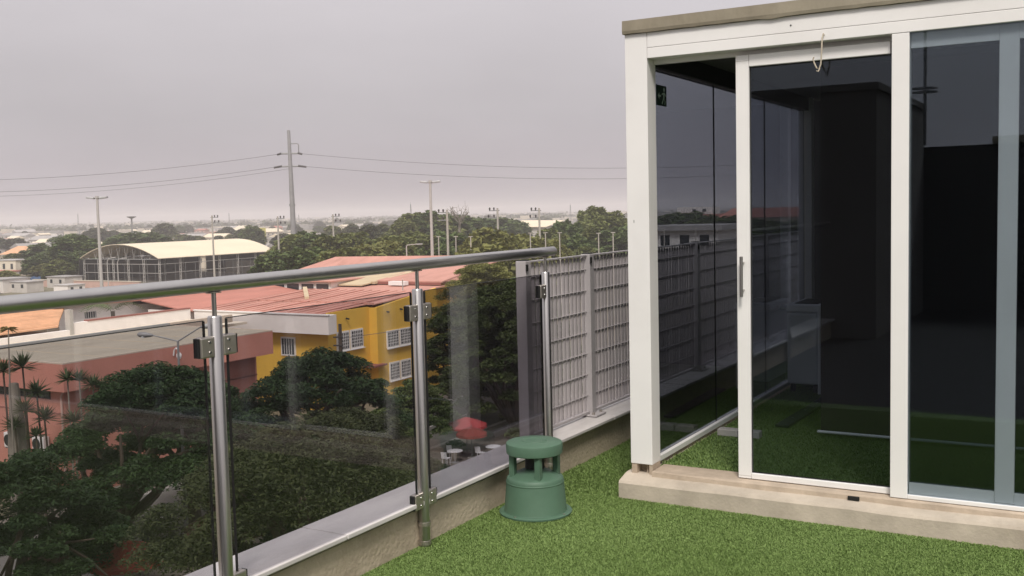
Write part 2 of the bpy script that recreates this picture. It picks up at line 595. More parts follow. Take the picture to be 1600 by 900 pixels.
# terrace floor and artificial turf
tag(MB().box(-2.765, 8.9, 2.2, 15.9, -0.01, 0.0).build('terrace_floor', 'turf_base'), 'green turf backing on the terrace floor', kind='structure')
tag(MB().box(-2.765, 8.9, -15.9, 2.198, -0.01, 0.0).build('reflection_dimming_floor', 'floor_dimming'), 'added dark floor out of view that dims the turf mirrored in glass', kind='structure')  # added out of view, dark so the cabin glass mirrors less green


def blades(name, label, x0, x1, y0, y1, z, n, hh=0.02, hole=None):
    g = rng
    x = g.uniform(x0, x1, n)
    y = g.uniform(y0, y1, n)
    if hole is not None:
        kx = ~((x > hole[0]) & (y > hole[1]))
        x, y = x[kx], y[kx]
        n = len(x)
    az = g.uniform(0, 2 * math.pi, n)
    flat = 0.5 + 0.5 * np.sin(x * 3.1 + 1.3 * np.sin(y * 2.3)) * np.sin(y * 2.7 + 1.1 * np.sin(x * 4.1))
    lean = g.uniform(0.1, 1.0, n) + 0.5 * flat
    h = hh * g.uniform(0.6, 1.25, n) * (1 - 0.3 * flat)
    az = az * (1 - 0.25 * flat) + 0.9 * flat
    wd = 0.0014 * g.uniform(0.7, 1.4, n)
    base = np.stack([x, y, np.full(n, z)], 1)
    side = np.stack([-np.sin(az), np.cos(az), np.zeros(n)], 1) * wd[:, None]
    tip = base + np.stack([np.cos(az) * lean * h, np.sin(az) * lean * h, h], 1)
    midp = base + np.stack([np.cos(az) * lean * h * 0.3, np.sin(az) * lean * h * 0.3, h * 0.62], 1)
    v = np.stack([base - side, base + side, midp + side * 0.9, tip, midp - side * 0.9], 1)
    o = mesh_np(name, v, 5, 'blade')
    return tag(o, label, 'grass', kind='stuff')


blades('artificial_grass', 'bright green artificial turf covering the roof terrace', -2.755, 0.6, 2.4, 4.98, 0.0, 500000, 0.0105)
blades('artificial_grass', 'strip of artificial turf between the parapet and the cabin plinth', -2.755, -2.26, 4.98, 8.5, 0.0, 60000, 0.015)

# ================================================================== PARAPET
par = thing('parapet_wall', 'low tan rendered parapet wall topped with pale marble coping', 'wall', (-2.85, 4, 0))
box('wall_core', 'render_tan', par, -2.93, -2.765, -2.0, 14.0, -0.0, 0.2)
yy = -2.0
cl = [1.42, 1.30, 1.22, 1.35, 1.28, 1.40, 1.30, 1.30, 1.3, 1.3, 1.3, 1.2]
for i, L in enumerate(cl):
    dz = rnd.uniform(-0.0015, 0.0015)
    box('coping_stone', 'marble', par, -2.972, -2.722 + rnd.uniform(-.002, .002), yy + 0.002, yy + L - 0.002, 0.2005, 0.222 + dz, bevel=0.004)
    yy += L

# ================================================================== GLASS RAILING
rl = thing('glass_railing', 'smoked glass railing with round stainless handrail on the parapet', 'railing', (-2.74, 2.6, 0))
XR = -2.738
POST = [0.14, 1.38, 2.625, 3.865, 5.105]
pts = [(XR, y, 1.315) for y in np.linspace(-1.6, 5.205, 24)] + [(XR, 5.213, 1.315)]
hr = MB().path(pts, [0.0265] * 24 + [0.022], 28).build('handrail', 'steel', rl, smooth=True)
for i, y in enumerate(POST):
    po = MB().path([(XR, y, 0.0), (XR, y, 1.198), (XR, y, 1.203)], [0.0255, 0.0255, 0.0225], 24).build('post', 'steel', rl, smooth=True)
    MB().path([(XR, y, 1.195), (XR, y, 1.292)], 0.0085, 14).build('rod', 'steel', po, smooth=True)
    MB().box(XR - 0.012, XR + 0.012, y - 0.028, y + 0.028, 1.284, 1.2885).build('saddle', 'steel_clamp', po, bevel=0.002)
    for z in (0.012, 0.10):
        MB().path([(XR, y, z), (XR, y, z + 0.018)], 0.0295, 24).build('collar', 'steel_clamp', po, smooth=True)
    box('wall_bracket', 'steel_clamp', po, -2.7645, XR - 0.02, y - 0.014, y + 0.014, 0.098, 0.118)
    for zc in (1.097, 0.225):
        for s in (-1, 1):
            if s > 0 and i == len(POST) - 1:
                continue
            y0, y1 = sorted((y + s * 0.020, y + s * 0.085))
            c = box('clamp', 'steel_clamp', po, XR - 0.018, XR + 0.018, y0, y1, zc - 0.037, zc + 0.037, bevel=0.006)
            box('gasket', 'rubber', po, XR - 0.0125, XR + 0.0125, *(sorted((y + s * 0.0855, y + s * 0.0925))), zc - 0.034, zc + 0.034)
            for dz in (-0.018, 0.018):
                ys = y + s * 0.045
                MB().path([(XR + 0.0182, ys, zc + dz), (XR + 0.0215, ys, zc + dz)], [0.0062, 0.005], 12).build('screw', 'screw', po, smooth=True)
for i in range(len(POST) - 1):
    y0, y1 = POST[i] + 0.056, POST[i + 1] - 0.056
    gp = box('glass_panel', 'rail_glass_dark' if i == len(POST) - 2 else 'rail_glass', rl, XR - 0.005, XR + 0.005, y0, y1, 0.19, 1.19)
    if i == len(POST) - 2:
        gp['label'] = 'darker smoked glass panel next to the fence'
    for yq in (y0, y1):     # dark sealed edge
        s = -1 if yq == y0 else 1
        box('edge_seal', 'rubber', gp, XR - 0.0052, XR + 0.0052, *(sorted((yq + s * 0.0005, yq + s * 0.004))), 0.199, 1.189)
    box('edge_seal', 'rubber', gp, XR - 0.0052, XR + 0.0052, y0, y1, 1.1902, 1.1925)

# ================================================================== SLATTED FENCE
fe = thing('slatted_fence', 'grey wire fence filled with vertical slats standing on the coping', 'fence', (-2.89, 6, 0.222))
XF = -2.895
FP = [5.13, 5.965, 7.955, 9.95, 11.95, 13.9]
for y in FP:
    p = box('post', 'fence_post', fe, XF - 0.03, XF + 0.036, y - 0.032, y + 0.032, 0.2245, 1.262, bevel=0.004)
    box('foot_plate', 'fence_post', p, XF - 0.05, XF + 0.085, y - 0.075, y + 0.075, 0.2245, 0.236, bevel=0.003)
    box('post_cap', 'rubber', p, XF - 0.024, XF + 0.03, y - 0.026, y + 0.026, 1.2625, 1.268, bevel=0.002)
    box('latch', 'rubber', p, XF + 0.0365, XF + 0.046, y - 0.036, y - 0.014, 1.205, 1.245, bevel=0.004)
    MB().path([(XF + 0.055, y - 0.055, 0.236), (XF + 0.055, y - 0.055, 0.25)], 0.01, 8).build('bolt', 'steel_clamp', p)
    MB().path([(XF + 0.055, y + 0.055, 0.236), (XF + 0.055, y + 0.055, 0.25)], 0.01, 8).build('bolt', 'steel_clamp', p)


def slat_mesh():
    n = 5
    wv = 0.0236
    vs, fs = [], []
    zs = [0.255, 0.8, 1.20, 1.232, 1.247]
    ws = [1, 1, 1, 0.86, 0.45]
    for z, k in zip(zs, ws):
        for side in (1, -1):
            for j in range(n):
                t = (-1 + 2 * j / (n - 1)) * side
                vs.append((0.004 * (1 - t * t) - 0.002 + side * 0.0008, t * wv * k, z))
    m = 2 * n
    for i in range(len(zs) - 1):
        for j in range(m):
            fs.append((i * m + j, i * m + (j + 1) % m, (i + 1) * m + (j + 1) % m, (i + 1) * m + j))
    fs.append(tuple(range(m - 1, -1, -1)))
    fs.append(tuple(range((len(zs) - 1) * m, len(zs) * m)))
    me = bpy.data.meshes.new('slat')
    me.from_pydata(vs, [], fs)
    me.materials.append(M['fence'])
    return me


sm = slat_mesh()
for a, b in zip(FP[:-1], FP[1:]):
    k = int(round((b - a - 0.075) / 0.0535))
    for j in range(k):
        y = a + 0.0375 + (b - a - 0.075) * (j + 0.5) / k
        o = bpy.data.objects.new('slat', sm)
        col.objects.link(o)
        o.parent = fe
        o.location = (XF + rnd.uniform(-.0008, .0008) + 2.89, y - 6, -0.222 + rnd.uniform(-0.004, 0.002))
        o.rotation_euler.z = rnd.uniform(-0.02, 0.02)
    for z in (1.165, 1.03, 0.895, 0.76, 0.625, 0.49, 0.355):
        MB().path([(XF + 0.0062, a + 0.03, z), (XF + 0.0062, b - 0.03, z)], 0.0036, 6).build('wire', 'fence_post', fe)
    box('top_rail', 'fence_post', fe, XF - 0.012, XF + 0.016, a + 0.033, b - 0.033, 1.2495, 1.258)
    box('bottom_rail', 'fence_post', fe, XF - 0.012, XF + 0.018, a + 0.033, b - 0.033, 0.2375, 0.252)

# ================================================================== GARDEN SPEAKER
sp = thing('garden_speaker', 'green mushroom-shaped outdoor loudspeaker on the turf by the parapet', 'speaker', (-2.53, 4.56, 0.004))
c = (-2.53, 4.56, 0.004)
MB().lathe([(0.178, 0), (0.186, 0.003), (0.187, 0.011), (0.182, 0.015), (0.168, 0.0155)], c, 56).build('flange', 'speaker', sp, smooth=True)
MB().lathe([(0.1625, 0.0156), (0.160, 0.022), (0.1475, 0.170), (0.1445, 0.183), (0.138, 0.191), (0.128, 0.194), (0.06, 0.225), (0.035, 0.232), (0.0, 0.233)], c, 56).build('body', 'speaker', sp, smooth=True)
for k in range(4):
    a = R(38 + 90 * k)
    ca, sa = math.cos(a), math.sin(a)
    q = MB()
    rr = 0.113
    p0 = (c[0] + ca * rr, c[1] + sa * rr, 0.19)
    p1 = (c[0] + ca * rr, c[1] + sa * rr, 0.318)
    q.bar(p0, p1, 0.03, 0.032)
    q.build('pillar', 'speaker', sp, bevel=0.003)
MB().lathe([(0.05, 0.232), (0.048, 0.30), (0.10, 0.312)], c, 32).build('driver_cone', 'black_plastic', sp, smooth=True)
for k in range(4):
    a = R(83 + 90 * k)
    q = Vector((c[0] + 0.1765 * math.cos(a), c[1] + 0.1765 * math.sin(a), 0.018))
    MB().path([q, q + Vector((0, 0, 0.004))], 0.006, 10).build('screw', 'steel_clamp', sp)
MB().lathe([(0.1487, 0.160), (0.1500, 0.162), (0.1498, 0.166), (0.1482, 0.168)], c, 56).build('mould_seam', 'speaker', sp, smooth=True)
cp = MB().lathe([(0.120, 0.309), (0.139, 0.309), (0.1435, 0.313), (0.146, 0.355), (0.143, 0.364), (0.135, 0.3685), (0.06, 0.3735), (0.0, 0.3745)], c, 56).build('cap', 'speaker', sp, smooth=True)
MB().lathe([(0.058, 0.3737), (0.060, 0.3752), (0.064, 0.3750), (0.065, 0.3732)], c, 40).build('cap_ring', 'speaker', cp, smooth=True)

# ================================================================== GLAZED CABIN
cb = thing('glazed_cabin', 'white framed glass cabin with sliding door on a concrete plinth', 'cabin', (-0.5, 6.8, 0))
X1, Y1 = 3.6, 9.2                     # far right and rear extent
# plinth with a rough lip
pl = MB()
n = 40
xs = np.linspace(-2.252, X1, n)
rg = np.random.default_rng(3)
vs, fs = [], []
for i, x in enumerate(xs):
    e1, e2, e3 = rg.uniform(-.004, .004, 3)
    vs += [(x, 4.98 + e1 * .5, 0.0), (x, 4.982 + e1, 0.088 + e2), (x, 4.992 + e1, 0.100 + e2), (x, 5.062 + e3, 0.118 + e2 * .6), (x, 5.09 + e3, 0.122), (x, Y1 + .1, 0.122), (x, Y1 + .1, 0.0)]
for i in range(n - 1):
    for j in range(6):
        fs.append((i * 7 + j, (i + 1) * 7 + j, (i + 1) * 7 + j + 1, i * 7 + j + 1))
fs.append(tuple(range(6, -1, -1)))
fs.append(tuple(range((n - 1) * 7, n * 7)))
pl.add(vs, fs).build('plinth', 'concrete_plinth', cb)
# second screed step under the frames
vs, fs = [], []
xs = np.linspace(-2.095, X1, n)
for i, x in enumerate(xs):
    e1, e2 = rg.uniform(-.005, .005, 2)
    vs += [(x, 5.055 + e1, 0.110), (x, 5.060 + e1, 0.138 + e2 * .5), (x, 5.075 + e1 * .5, 0.1435), (x, 5.24, 0.1445), (x, 5.24, 0.110)]
for i in range(n - 1):
    for j in range(4):
        fs.append((i * 5 + j, (i + 1) * 5 + j, (i + 1) * 5 + j + 1, i * 5 + j + 1))
fs.append(tuple(range(4, -1, -1)))
fs.append(tuple(range((n - 1) * 5, n * 5)))
MB().add(vs, fs).build('step', 'screed', cb)
box('weep_hole', 'rubber', cb, -1.075, -1.022, 5.046, 5.058, 0.118, 0.136)
# stub under the corner post, with an open socket
st = MB()
st.box(-2.218, -2.188, 5.082, 5.19, 0.10, 0.1735)
st.box(-2.118, -2.098, 5.082, 5.19, 0.10, 0.1735)
st.box(-2.188, -2.118, 5.15, 5.19, 0.10, 0.1735)
st.box(-2.143, -2.134, 5.11, 5.15, 0.10, 0.1735)
st.build('post_stub', 'screed', cb)
# corner post, beam, fascia
box('corner_post', 'white', cb, -2.222, -2.098, 5.078, 5.195, 0.174, 2.454, bevel=0.003)
bm = box('beam', 'white', cb, -2.0965, X1, 5.078, 5.20, 2.3765, 2.454, bevel=0.0025)
box('beam_cover', 'white', cb, -2.0965, X1, 5.0775, 5.20, 2.322, 2.375, bevel=0.0025)
vs, fs = [], []
xs = np.linspace(-2.228, X1, 90)
for i, x in enumerate(xs):
    e = rg.uniform(0, .003) + (0.006 if rg.random() < 0.06 else 0)
    vs += [(x, 5.062, 2.4565 - e), (x, 5.058, 2.470), (x, 5.060, 2.523), (x, 5.16, 2.526), (x, 5.16, 2.4565)]
for i in range(89):
    for j in range(5):
        fs.append((i * 5 + j, (i + 1) * 5 + j, (i + 1) * 5 + (j + 1) % 5, i * 5 + (j + 1) % 5))
fs.append((4, 3, 2, 1, 0))
fs.append(tuple(range(89 * 5, 90 * 5)))
MB().add(vs, fs).build('roof_fascia', 'fascia', cb)
box('roof', 'fascia', cb, -2.228, X1, 5.162, Y1 + .1, 2.4575, 2.522)
box('ceiling', 'ceiling', cb, -2.20, X1 - .02, 5.205, Y1, 2.40, 2.45)
# mullion
box('mullion', 'white', cb, -0.886, -0.809, 5.0785, 5.172, 0.146, 2.3205, bevel=0.003)
# sliding door leaf, pushed half open
dr = box('sliding_door', 'white', cb, -1.640, -1.573, 5.122, 5.165, 0.1475, 2.296, bevel=0.003)
box('top_rail', 'white', dr, -1.572, -0.90, 5.1225, 5.165, 2.238, 2.296, bevel=0.003)
box('bottom_rail', 'white', dr, -1.572, -0.888, 5.1225, 5.165, 0.1475, 0.177, bevel=0.003)
box('far_stile', 'white', dr, -0.886, -0.83, 5.1745, 5.19, 0.1475, 2.296)
box('pane', 'door_glass', dr, -1.5725, -0.8865, 5.140, 5.146, 0.1775, 2.2375)
hd = MB().path([(-1.605, 5.082, 1.088), (-1.605, 5.082, 1.292)], 0.0085, 14).build('handle', 'steel', dr, smooth=True)
for z in (1.12, 1.26):
    MB().path([(-1.605, 5.0835, z), (-1.605, 5.1235, z)], 0.0055, 10).build('standoff', 'steel', hd, smooth=True)
for (x0, x1, z0, z1) in ((-1.5725, -1.567, 0.178, 2.2375), (-0.893, -0.887, 0.178, 2.2375), (-1.567, -0.893, 0.178, 0.183), (-1.567, -0.893, 2.232, 2.2375)):
    box('gasket', 'rubber', dr, x0, x1, 5.1375, 5.1395, z0, z1)
for (x, z) in ((-0.39, 2.43), (0.35, 2.43), (-1.35, 2.41)):
    MB().path([(x, 5.0775, z), (x, 5.0755, z)], 0.004, 8).build('screw', 'black_plastic', cb)
box('scuff', 'annex_wall', cb, -2.185, -2.182, 5.0772, 5.0778, 1.47, 1.485)
for z in (2.268, 0.162):
    box('corner_joint', 'kerb', dr, -1.6388, -1.5735, 5.1214, 5.1219, z - 0.0008, z + 0.0008)
box('head_track', 'white', cb, -2.0965, -0.888, 5.168, 5.198, 2.30, 2.3215)
# right bay: outer pane in front of a second sliding leaf
box('outer_pane', 'clear_tint_glass', cb, -0.8085, X1, 5.092, 5.098, 0.166, 2.3215)
box('sill_bar', 'white', cb, -0.8085, X1, 5.082, 5.115, 0.146, 0.1655, bevel=0.002)
lf = box('inner_leaf', 'white', cb, -0.437, -0.356, 5.112, 5.155, 0.1665, 2.318, bevel=0.003)
box('top_rail', 'white', lf, -0.806, -0.4375, 5.1125, 5.155, 2.252, 2.318)
box('bottom_rail', 'white', lf, -0.806, -0.4375, 5.1125, 5.155, 0.1665, 0.215)
box('pane', 'cabin_glass', lf, -0.8055, -0.4378, 5.130, 5.135, 0.2155, 2.2515)
lg = box('inner_leaf', 'white', cb, 0.42, 0.50, 5.112, 5.155, 0.1665, 2.318, bevel=0.003)
box('top_rail', 'white', lg, -0.3555, 0.4195, 5.1125, 5.155, 2.252, 2.318)
box('bottom_rail', 'white', lg, -0.3555, 0.4195, 5.1125, 5.155, 0.1665, 0.215)
box('pane', 'cabin_glass', lg, -0.3555, 0.4195, 5.130, 5.135, 0.2155, 2.2515)
box('mullion', 'white', cb, 1.25, 1.33, 5.0785, 5.172, 0.146, 2.3205, bevel=0.003)
# left glazed side
YS = [5.197, 6.30, 7.40, 8.50]
box('side_rail', 'white', cb, -2.185, -2.135, 5.197, 8.6, 0.146, 0.176, bevel=0.002)
box('side_head', 'dark_wall', cb, -2.20, -2.12, 5.197, 8.6, 2.30, 2.40)
for a, b in zip(YS[:-1], YS[1:]):
    p = box('side_pane', 'cabin_glass', cb, -2.163, -2.157, a + 0.002, b - 0.004, 0.177, 2.299)
    box('joint_seal', 'rubber', p, -2.164, -2.156, b - 0.0038, b + 0.0018, 0.177, 2.299)
box('rear_post', 'white', cb, -2.20, -2.10, 8.51, 8.60, 0.146, 2.40)
box('rear_post', 'plastic_grey', cb, -1.97, -1.90, 8.72, 8.80, 0.125, 2.40)
# opaque rear and right side, and inner floor
box('rear_wall', 'dark_wall', cb, -2.20, X1 - .05, 8.81, 8.9, 0.125, 2.40)
box('right_wall', 'dark_wall', cb, X1 - .1, X1 - .02, 5.25, 8.8, 0.125, 2.40)
box('inner_floor', 'turf_base', cb, -2.13, X1 - .12, 5.245, 8.8, 0.1225, 0.128)
blades('artificial_grass', 'artificial turf floor inside the glazed cabin', -2.13, 1.0, 5.25, 8.0, 0.128, 90000, 0.015)
# electrical cord poking out of the beam
pts = [(-1.193, 5.076, 2.347), (-1.192, 5.062, 2.352), (-1.196, 5.055, 2.33), (-1.199, 5.056, 2.27), (-1.203, 5.058, 2.21), (-1.212, 5.058, 2.186), (-1.222, 5.056, 2.192), (-1.232, 5.054, 2.215), (-1.238, 5.053, 2.235), (-1.234, 5.05, 2.245)]
cd = MB().path(pts, 0.0035, 8).build('hanging_cord', 'cord', None, smooth=True, at=(-1.2, 5.06, 2.35))
tag(cd, 'loose beige electric cord dangling from the white beam above the door', 'cord')
MB().path([(-1.208, 5.058, 2.19), (-1.214, 5.052, 2.175), (-1.222, 5.05, 2.18)], 0.003, 6).build('bare_end', 'cord', cd)

# exit sign on the side glazing
es = thing('exit_sign', 'small dark green exit sign with running figure inside the cabin', 'sign', (-2.147, 5.40, 2.10))
box('plate', 'sign_green', es, -2.150, -2.144, 5.325, 5.465, 2.105, 2.215)
mk = MB()


def mark(pts2):
    mk.add([(-2.1425, y, z) for y, z in pts2], [tuple(range(len(pts2)))])


yc = 5.425
mark([(yc + 0.012 * math.cos(t), 2.194 + 0.012 * math.sin(t)) for t in np.linspace(0, 2 * math.pi, 10)[:-1]])
mark([(yc - .012, 2.177), (yc + .012, 2.180), (yc + .004, 2.142), (yc - .014, 2.144)])
mark([(yc - .014, 2.146), (yc - .002, 2.144), (yc - .026, 2.112), (yc - .036, 2.117)])
mark([(yc - .004, 2.146), (yc + .006, 2.142), (yc + .022, 2.127), (yc + .012, 2.112), (yc + .004, 2.116), (yc + .012, 2.127)])
mark([(yc - .034, 2.170), (yc - .010, 2.178), (yc - .010, 2.170), (yc - .034, 2.162)])
mark([(yc + .008, 2.178), (yc + .030, 2.162), (yc + .026, 2.157), (yc + .008, 2.170)])
mark([(5.336, 2.157), (5.356, 2.177), (5.356, 2.162), (5.378, 2.162), (5.378, 2.152), (5.356, 2.152), (5.356, 2.137)])
mk.build('pictogram', 'sign_mark', es)

# things inside the cabin
bl = thing('roller_blind', 'dark brown roller blind hanging inside the cabin with pale bottom bar', 'blind', (-1.0, 6.3, 0.16))
box('fabric', 'blind', bl, -1.50, 0.9, 6.298, 6.302, 0.175, 2.36)
MB().path([(-1.52, 6.30, 0.166), (0.9, 6.30, 0.166)], 0.009, 10).build('bottom_bar', 'plastic_white', bl, smooth=True)
MB().path([(-1.52, 6.30, 2.375), (0.9, 6.30, 2.375)], 0.022, 10).build('roller', 'black_plastic', bl, smooth=True)
ap = thing('portable_air_cooler', 'grey portable air cooler standing inside the cabin', 'air cooler', (-1.95, 7.85, 0.128))
box('body', 'plastic_grey', ap, -2.09, -1.86, 7.72, 8.25, 0.20, 0.74, bevel=0.015)
box('side_trim', 'plastic_white', ap, -1.858, -1.835, 7.70, 7.775, 0.135, 0.80, bevel=0.006)
box('top_cover', 'plastic_white', ap, -2.10, -1.84, 7.72, 8.26, 0.742, 0.80, bevel=0.012)
box('control_panel', 'black_plastic', ap, -2.05, -1.88, 7.80, 8.18, 0.8005, 0.806)
box('front_grille', 'black_plastic', ap, -1.8595, -1.852, 7.80, 8.22, 0.26, 0.70)
MB().path([(-2.10, 7.78, 0.775), (-2.17 + 0.02, 7.74, 0.775)], 0.012, 8).build('handle', 'plastic_white', ap, smooth=True)
for (a, b) in ((-2.06, 7.78), (-1.89, 7.78), (-2.06, 8.19), (-1.89, 8.19)):
    MB().path([(a - .012, b, 0.165), (a + .012, b, 0.165)], 0.034, 12).build('caster', 'black_plastic', ap, smooth=True)
for k, (a, nm) in enumerate(((-2.085, 'grey paving block on the cabin floor nearer the glass wall'), (-1.950, 'grey paving block on the cabin floor half behind the door stile'))):
    tag(MB().box(a, a + 0.13, 6.09, 6.16, 0.13, 0.175).build('paving_block', 'kerb', None, bevel=0.006, at=(a + .06, 6.12, 0.13)), nm, 'block', 'paving blocks in the cabin')
cc = thing('floor_cable_cover', 'black cable cover strip lying on the cabin turf', 'cable cover', (-1.65, 7.0, 0.14))
MB().bar((-1.78, 6.45, 0.146), (-1.74, 7.6, 0.146), 0.09, 0.018).build('strip', 'black_plastic', cc, bevel=0.005)
for t in (0.2, 0.45, 0.7):
    x, y = -1.78 + 0.04 * t, 6.45 + 1.15 * t
    MB().path([(x, y, 0.155), (x, y, 0.159)], 0.009, 8).build('screw', 'screw', cc)

# behind the camera: what the cabin glass mirrors
tw = thing('stair_tower', 'dark rendered stair tower at the back of the roof terrace', 'tower', (-4.2, -3.5, 0))
box('wall', 'tower_render', tw, -6.5, -2.27, -5.3, -1.82, -0.01, 2.80)
box('roof_slab', 'tower_render', tw, -6.55, -2.24, -5.35, -1.79, 2.802, 2.88)
box('door', 'dark_wall', tw, -2.268, -2.262, -4.2, -3.3, 0.0, 2.05)
box('foundation', 'render_tan', tw, -6.5, -2.94, -5.3, -1.82, G, -0.012)
an = thing('rooftop_mast', 'thin dark antenna mast with ring elements beside the stair tower', 'antenna', (-2.2, -5.0, 2.4))
MB().path([(-2.20, -4.9, 2.3), (-2.20, -4.9, 4.6)], 0.022, 8).build('pole', 'galv_dark', an, smooth=True)
for z in (3.02, 3.07, 3.9, 4.0):
    MB().path([(-2.20 + .16 * math.cos(t), -4.9 + .16 * math.sin(t), z) for t in np.linspace(0, 2 * math.pi, 17)], 0.008, 6).build('ring', 'galv_dark', an)
    MB().path([(-2.36, -4.9, z), (-2.04, -4.9, z)], 0.008, 6).build('crossbar', 'galv_dark', an)
ax_ = thing('rooftop_annex', 'low dark glazed annex with olive roof edge behind the terrace', 'annex', (1.0, -7, 0))
box('wall', 'annex_wall', ax_, -3.2, 6.0, -9.5, -5.37, 0.0, 2.30)
box('roof_edge', 'fascia', ax_, -1.4, 6.1, -9.6, -5.30, 2.302, 2.40)
for i in range(5):
    x = -1.2 + i * 1.35
    wn = box('window', 'black_plastic', ax_, x, x + 1.2, -5.369, -5.34, 0.2, 2.15)
    box('pane', 'window_dark', wn, x + .06, x + 1.14, -5.339, -5.332, 0.27, 2.08)
# ================================================================== TERRACOTTA BUILDING ACROSS THE ROAD
tb = thing('terracotta_building', 'low terracotta painted building with flat grey roof across the road', 'building', (-54, 45, G))
ZT = -6.3
box('upper_storey', 'terracotta', tb, -60.3, -50.0, 36.6, 53.2, -7.92, ZT - 0.06)
box('lower_wall', 'terracotta', tb, -60.3, -50.85, 37.2, 52.4, G, -7.921)
rf = box('flat_roof', 'flat_roof', tb, -60.0, -50.12, 36.72, 53.08, ZT - 0.059, ZT - 0.02)
for a in ((-60.3, -50.0, 36.6, 36.72), (-60.0, -50.0, 53.08, 53.2)):
    box('roof_lip', 'roof_lip', rf, *a, ZT - 0.059, ZT + 0.02)
box('roof_lip', 'roof_lip', rf, -50.12, -50.0, 36.721, 53.079, ZT - 0.059, ZT + 0.02)
box('back_gutter', 'galv_dark', rf, -60.3, -60.0, 36.72, 53.1, ZT - 0.4, ZT + 0.16)
box('back_gutter', 'roof_lip', rf, -60.9, -60.6, 36.72, 60, ZT - 0.5, ZT + 0.10)
for y in (39.5, 42.4, 45.3, 48.2, 51.1):          # membrane seams
    box('roof_seam', 'roof_tan', rf, -59.9, -50.2, y, y + 0.05, ZT - 0.0195, ZT - 0.012)
for x0 in (-60.2, -56.0):
    wn = box('clerestory_window', 'terracotta_dark', tb, x0, x0 + (4.1 if x0 < -57 else 4.0), 37.15, 37.199, -8.55, -8.02)
    for k in range(8):
        box('pane', 'window_dark', wn, x0 + .06 + k * 0.5, x0 + .06 + k * 0.5 + 0.44, 37.10, 37.149, -8.5, -8.07)
box('wall_groove', 'terracotta_dark', tb, -60.3, -50.80, 37.16, 37.20, -9.34, -9.28)
box('wall_groove', 'terracotta_dark', tb, -50.849, -50.80, 37.21, 52.4, -9.34, -9.28)
MB().path([(-50.75, 37.1, -8.05), (-50.9, 37.05, -8.25), (-50.9, 37.05, G)], 0.06, 8).build('downpipe', 'wall_pink', tb)
box('side_doorway', 'terracotta_dark', tb, -50.845, -50.80, 48.6, 52.2, G, -8.05)

for k, (x, lab) in enumerate(((-53.3, 'white air conditioner outdoor unit beside the cut palm trunk'), (-55.9, 'white air conditioner outdoor unit at the picture edge on terracotta wall'))):
    u = thing('air_conditioner_unit', lab, 'air conditioner', (x, 36.8, -11.6), 'air conditioner units on the terracotta wall')
    box('case', 'frame_white', u, x, x + 1.05, 36.75, 37.12, -11.55, -10.68, bevel=0.02)
    MB().path([(x + 0.38, 36.749, -11.12), (x + 0.38, 36.72, -11.12)], 0.34, 24).build('fan_grille', 'black_plastic', u)
    box('bracket', 'galv_dark', u, x + .1, x + .14, 36.75, 37.199, -11.62, -11.555)
    box('bracket', 'galv_dark', u, x + .9, x + .94, 36.75, 37.199, -11.62, -11.555)

cam_t = thing('security_camera', 'small white dome security camera on gooseneck arm at terracotta roof edge', 'camera', (-50, 44.4, -6.6))
MB().path([(-49.98, 44.4, -6.9), (-49.9, 44.4, -6.55), (-49.72, 44.4, -6.42), (-49.55, 44.4, -6.5), (-49.5, 44.4, -6.7)], 0.05, 8).build('arm', 'frame_white', cam_t, smooth=True)
MB().lathe([(0.0, -0.42), (0.1, -0.38), (0.15, -0.28), (0.16, -0.12), (0.08, 0.0)], (-49.5, 44.4, -6.68), 16).build('dome', 'frame_white', cam_t, smooth=True)

# ------------------------------------------------------------------ white wall and houses behind it
wb = thing('white_walled_building', 'white boundary parapet with dark red capping behind the flat roof', 'building', (-68, 54, G))
box('wall', 'wall_white', wb, -67.9, -67.5, 50.5, 62.0, G, -6.12)
box('capping', 'terracotta_dark', wb, -67.95, -67.45, 51.8, 62.0, -6.119, -6.02)
box('wall', 'wall_white', wb, -67.9, -67.5, 40.0, 50.2, G, -6.62)
box('wall_pier', 'kerb', wb, -68.0, -67.42, 50.2, 50.5, G, -5.1)
box('flat_roof', 'wall_cream', wb, -67.5, -61.0, 36.0, 62.0, -7.2, -7.0)

ob = thing('orange_tiled_house', 'low house with ribbed orange tile roof behind the white wall', 'house', (-72, 46, G))
box('wall', 'wall_white', ob, -77, -68.6, 40.0, 50.3, G, -6.9)
tr = thing_roof = MB().slab([(-68.0, 37, -6.38), (-68.0, 49.6, -6.25), (-75.6, 55.6, -5.66), (-75.6, 37, -5.76)], 0.12).build('roof', 'roof_orange', ob)
for k in range(13):
    t = (k + 0.5) / 13
    x = -68.2 - 7.2 * t
    z = -6.34 + 0.62 * t
    MB().path([(x, 37, z + 0.02), (x, 49.6 + 6.0 * t, z + 0.10)], 0.17, 6).build('tile_row', 'roof_orange', tr)
box('upper_wall', 'wall_cream', ob, -78.5, -76.2, 38, 55.5, -7.5, -5.05)
for y in (43.5, 46.0, 48.5):
    wn = box('window', 'window_dark', ob, -76.199, -76.15, y, y + 1.4, -5.75, -5.30)
for y in (45.2, 47.7, 50.3):
    box('pillar', 'frame_white', ob, -76.199, -75.9, y, y + 0.3, -5.8, -5.1)

hb = thing('white_house', 'white house with one small barred window and red roof', 'house', (-76, 56, G))
box('wall', 'wall_white', hb, -84, -74.6, 54.5, 62, G, -5.35)
wn = box('window', 'window_dark', hb, -74.599, -74.55, 57.0, 58.1, -6.65, -6.15)
for k in range(5):
    box('bar', 'frame_white', wn, -74.549, -74.53, 57.05 + k * .23, 57.09 + k * .23, -6.65, -6.15)
MB().slab([(-74.0, 53.9, -5.33), (-74.0, 80, -5.85), (-82.5, 80, -5.1), (-82.5, 53.9, -5.0)], 0.12).build('roof', 'roof_red', hb)
box('long_wall', 'wall_white', hb, -82, -74.61, 62.01, 79.5, G, -5.98)

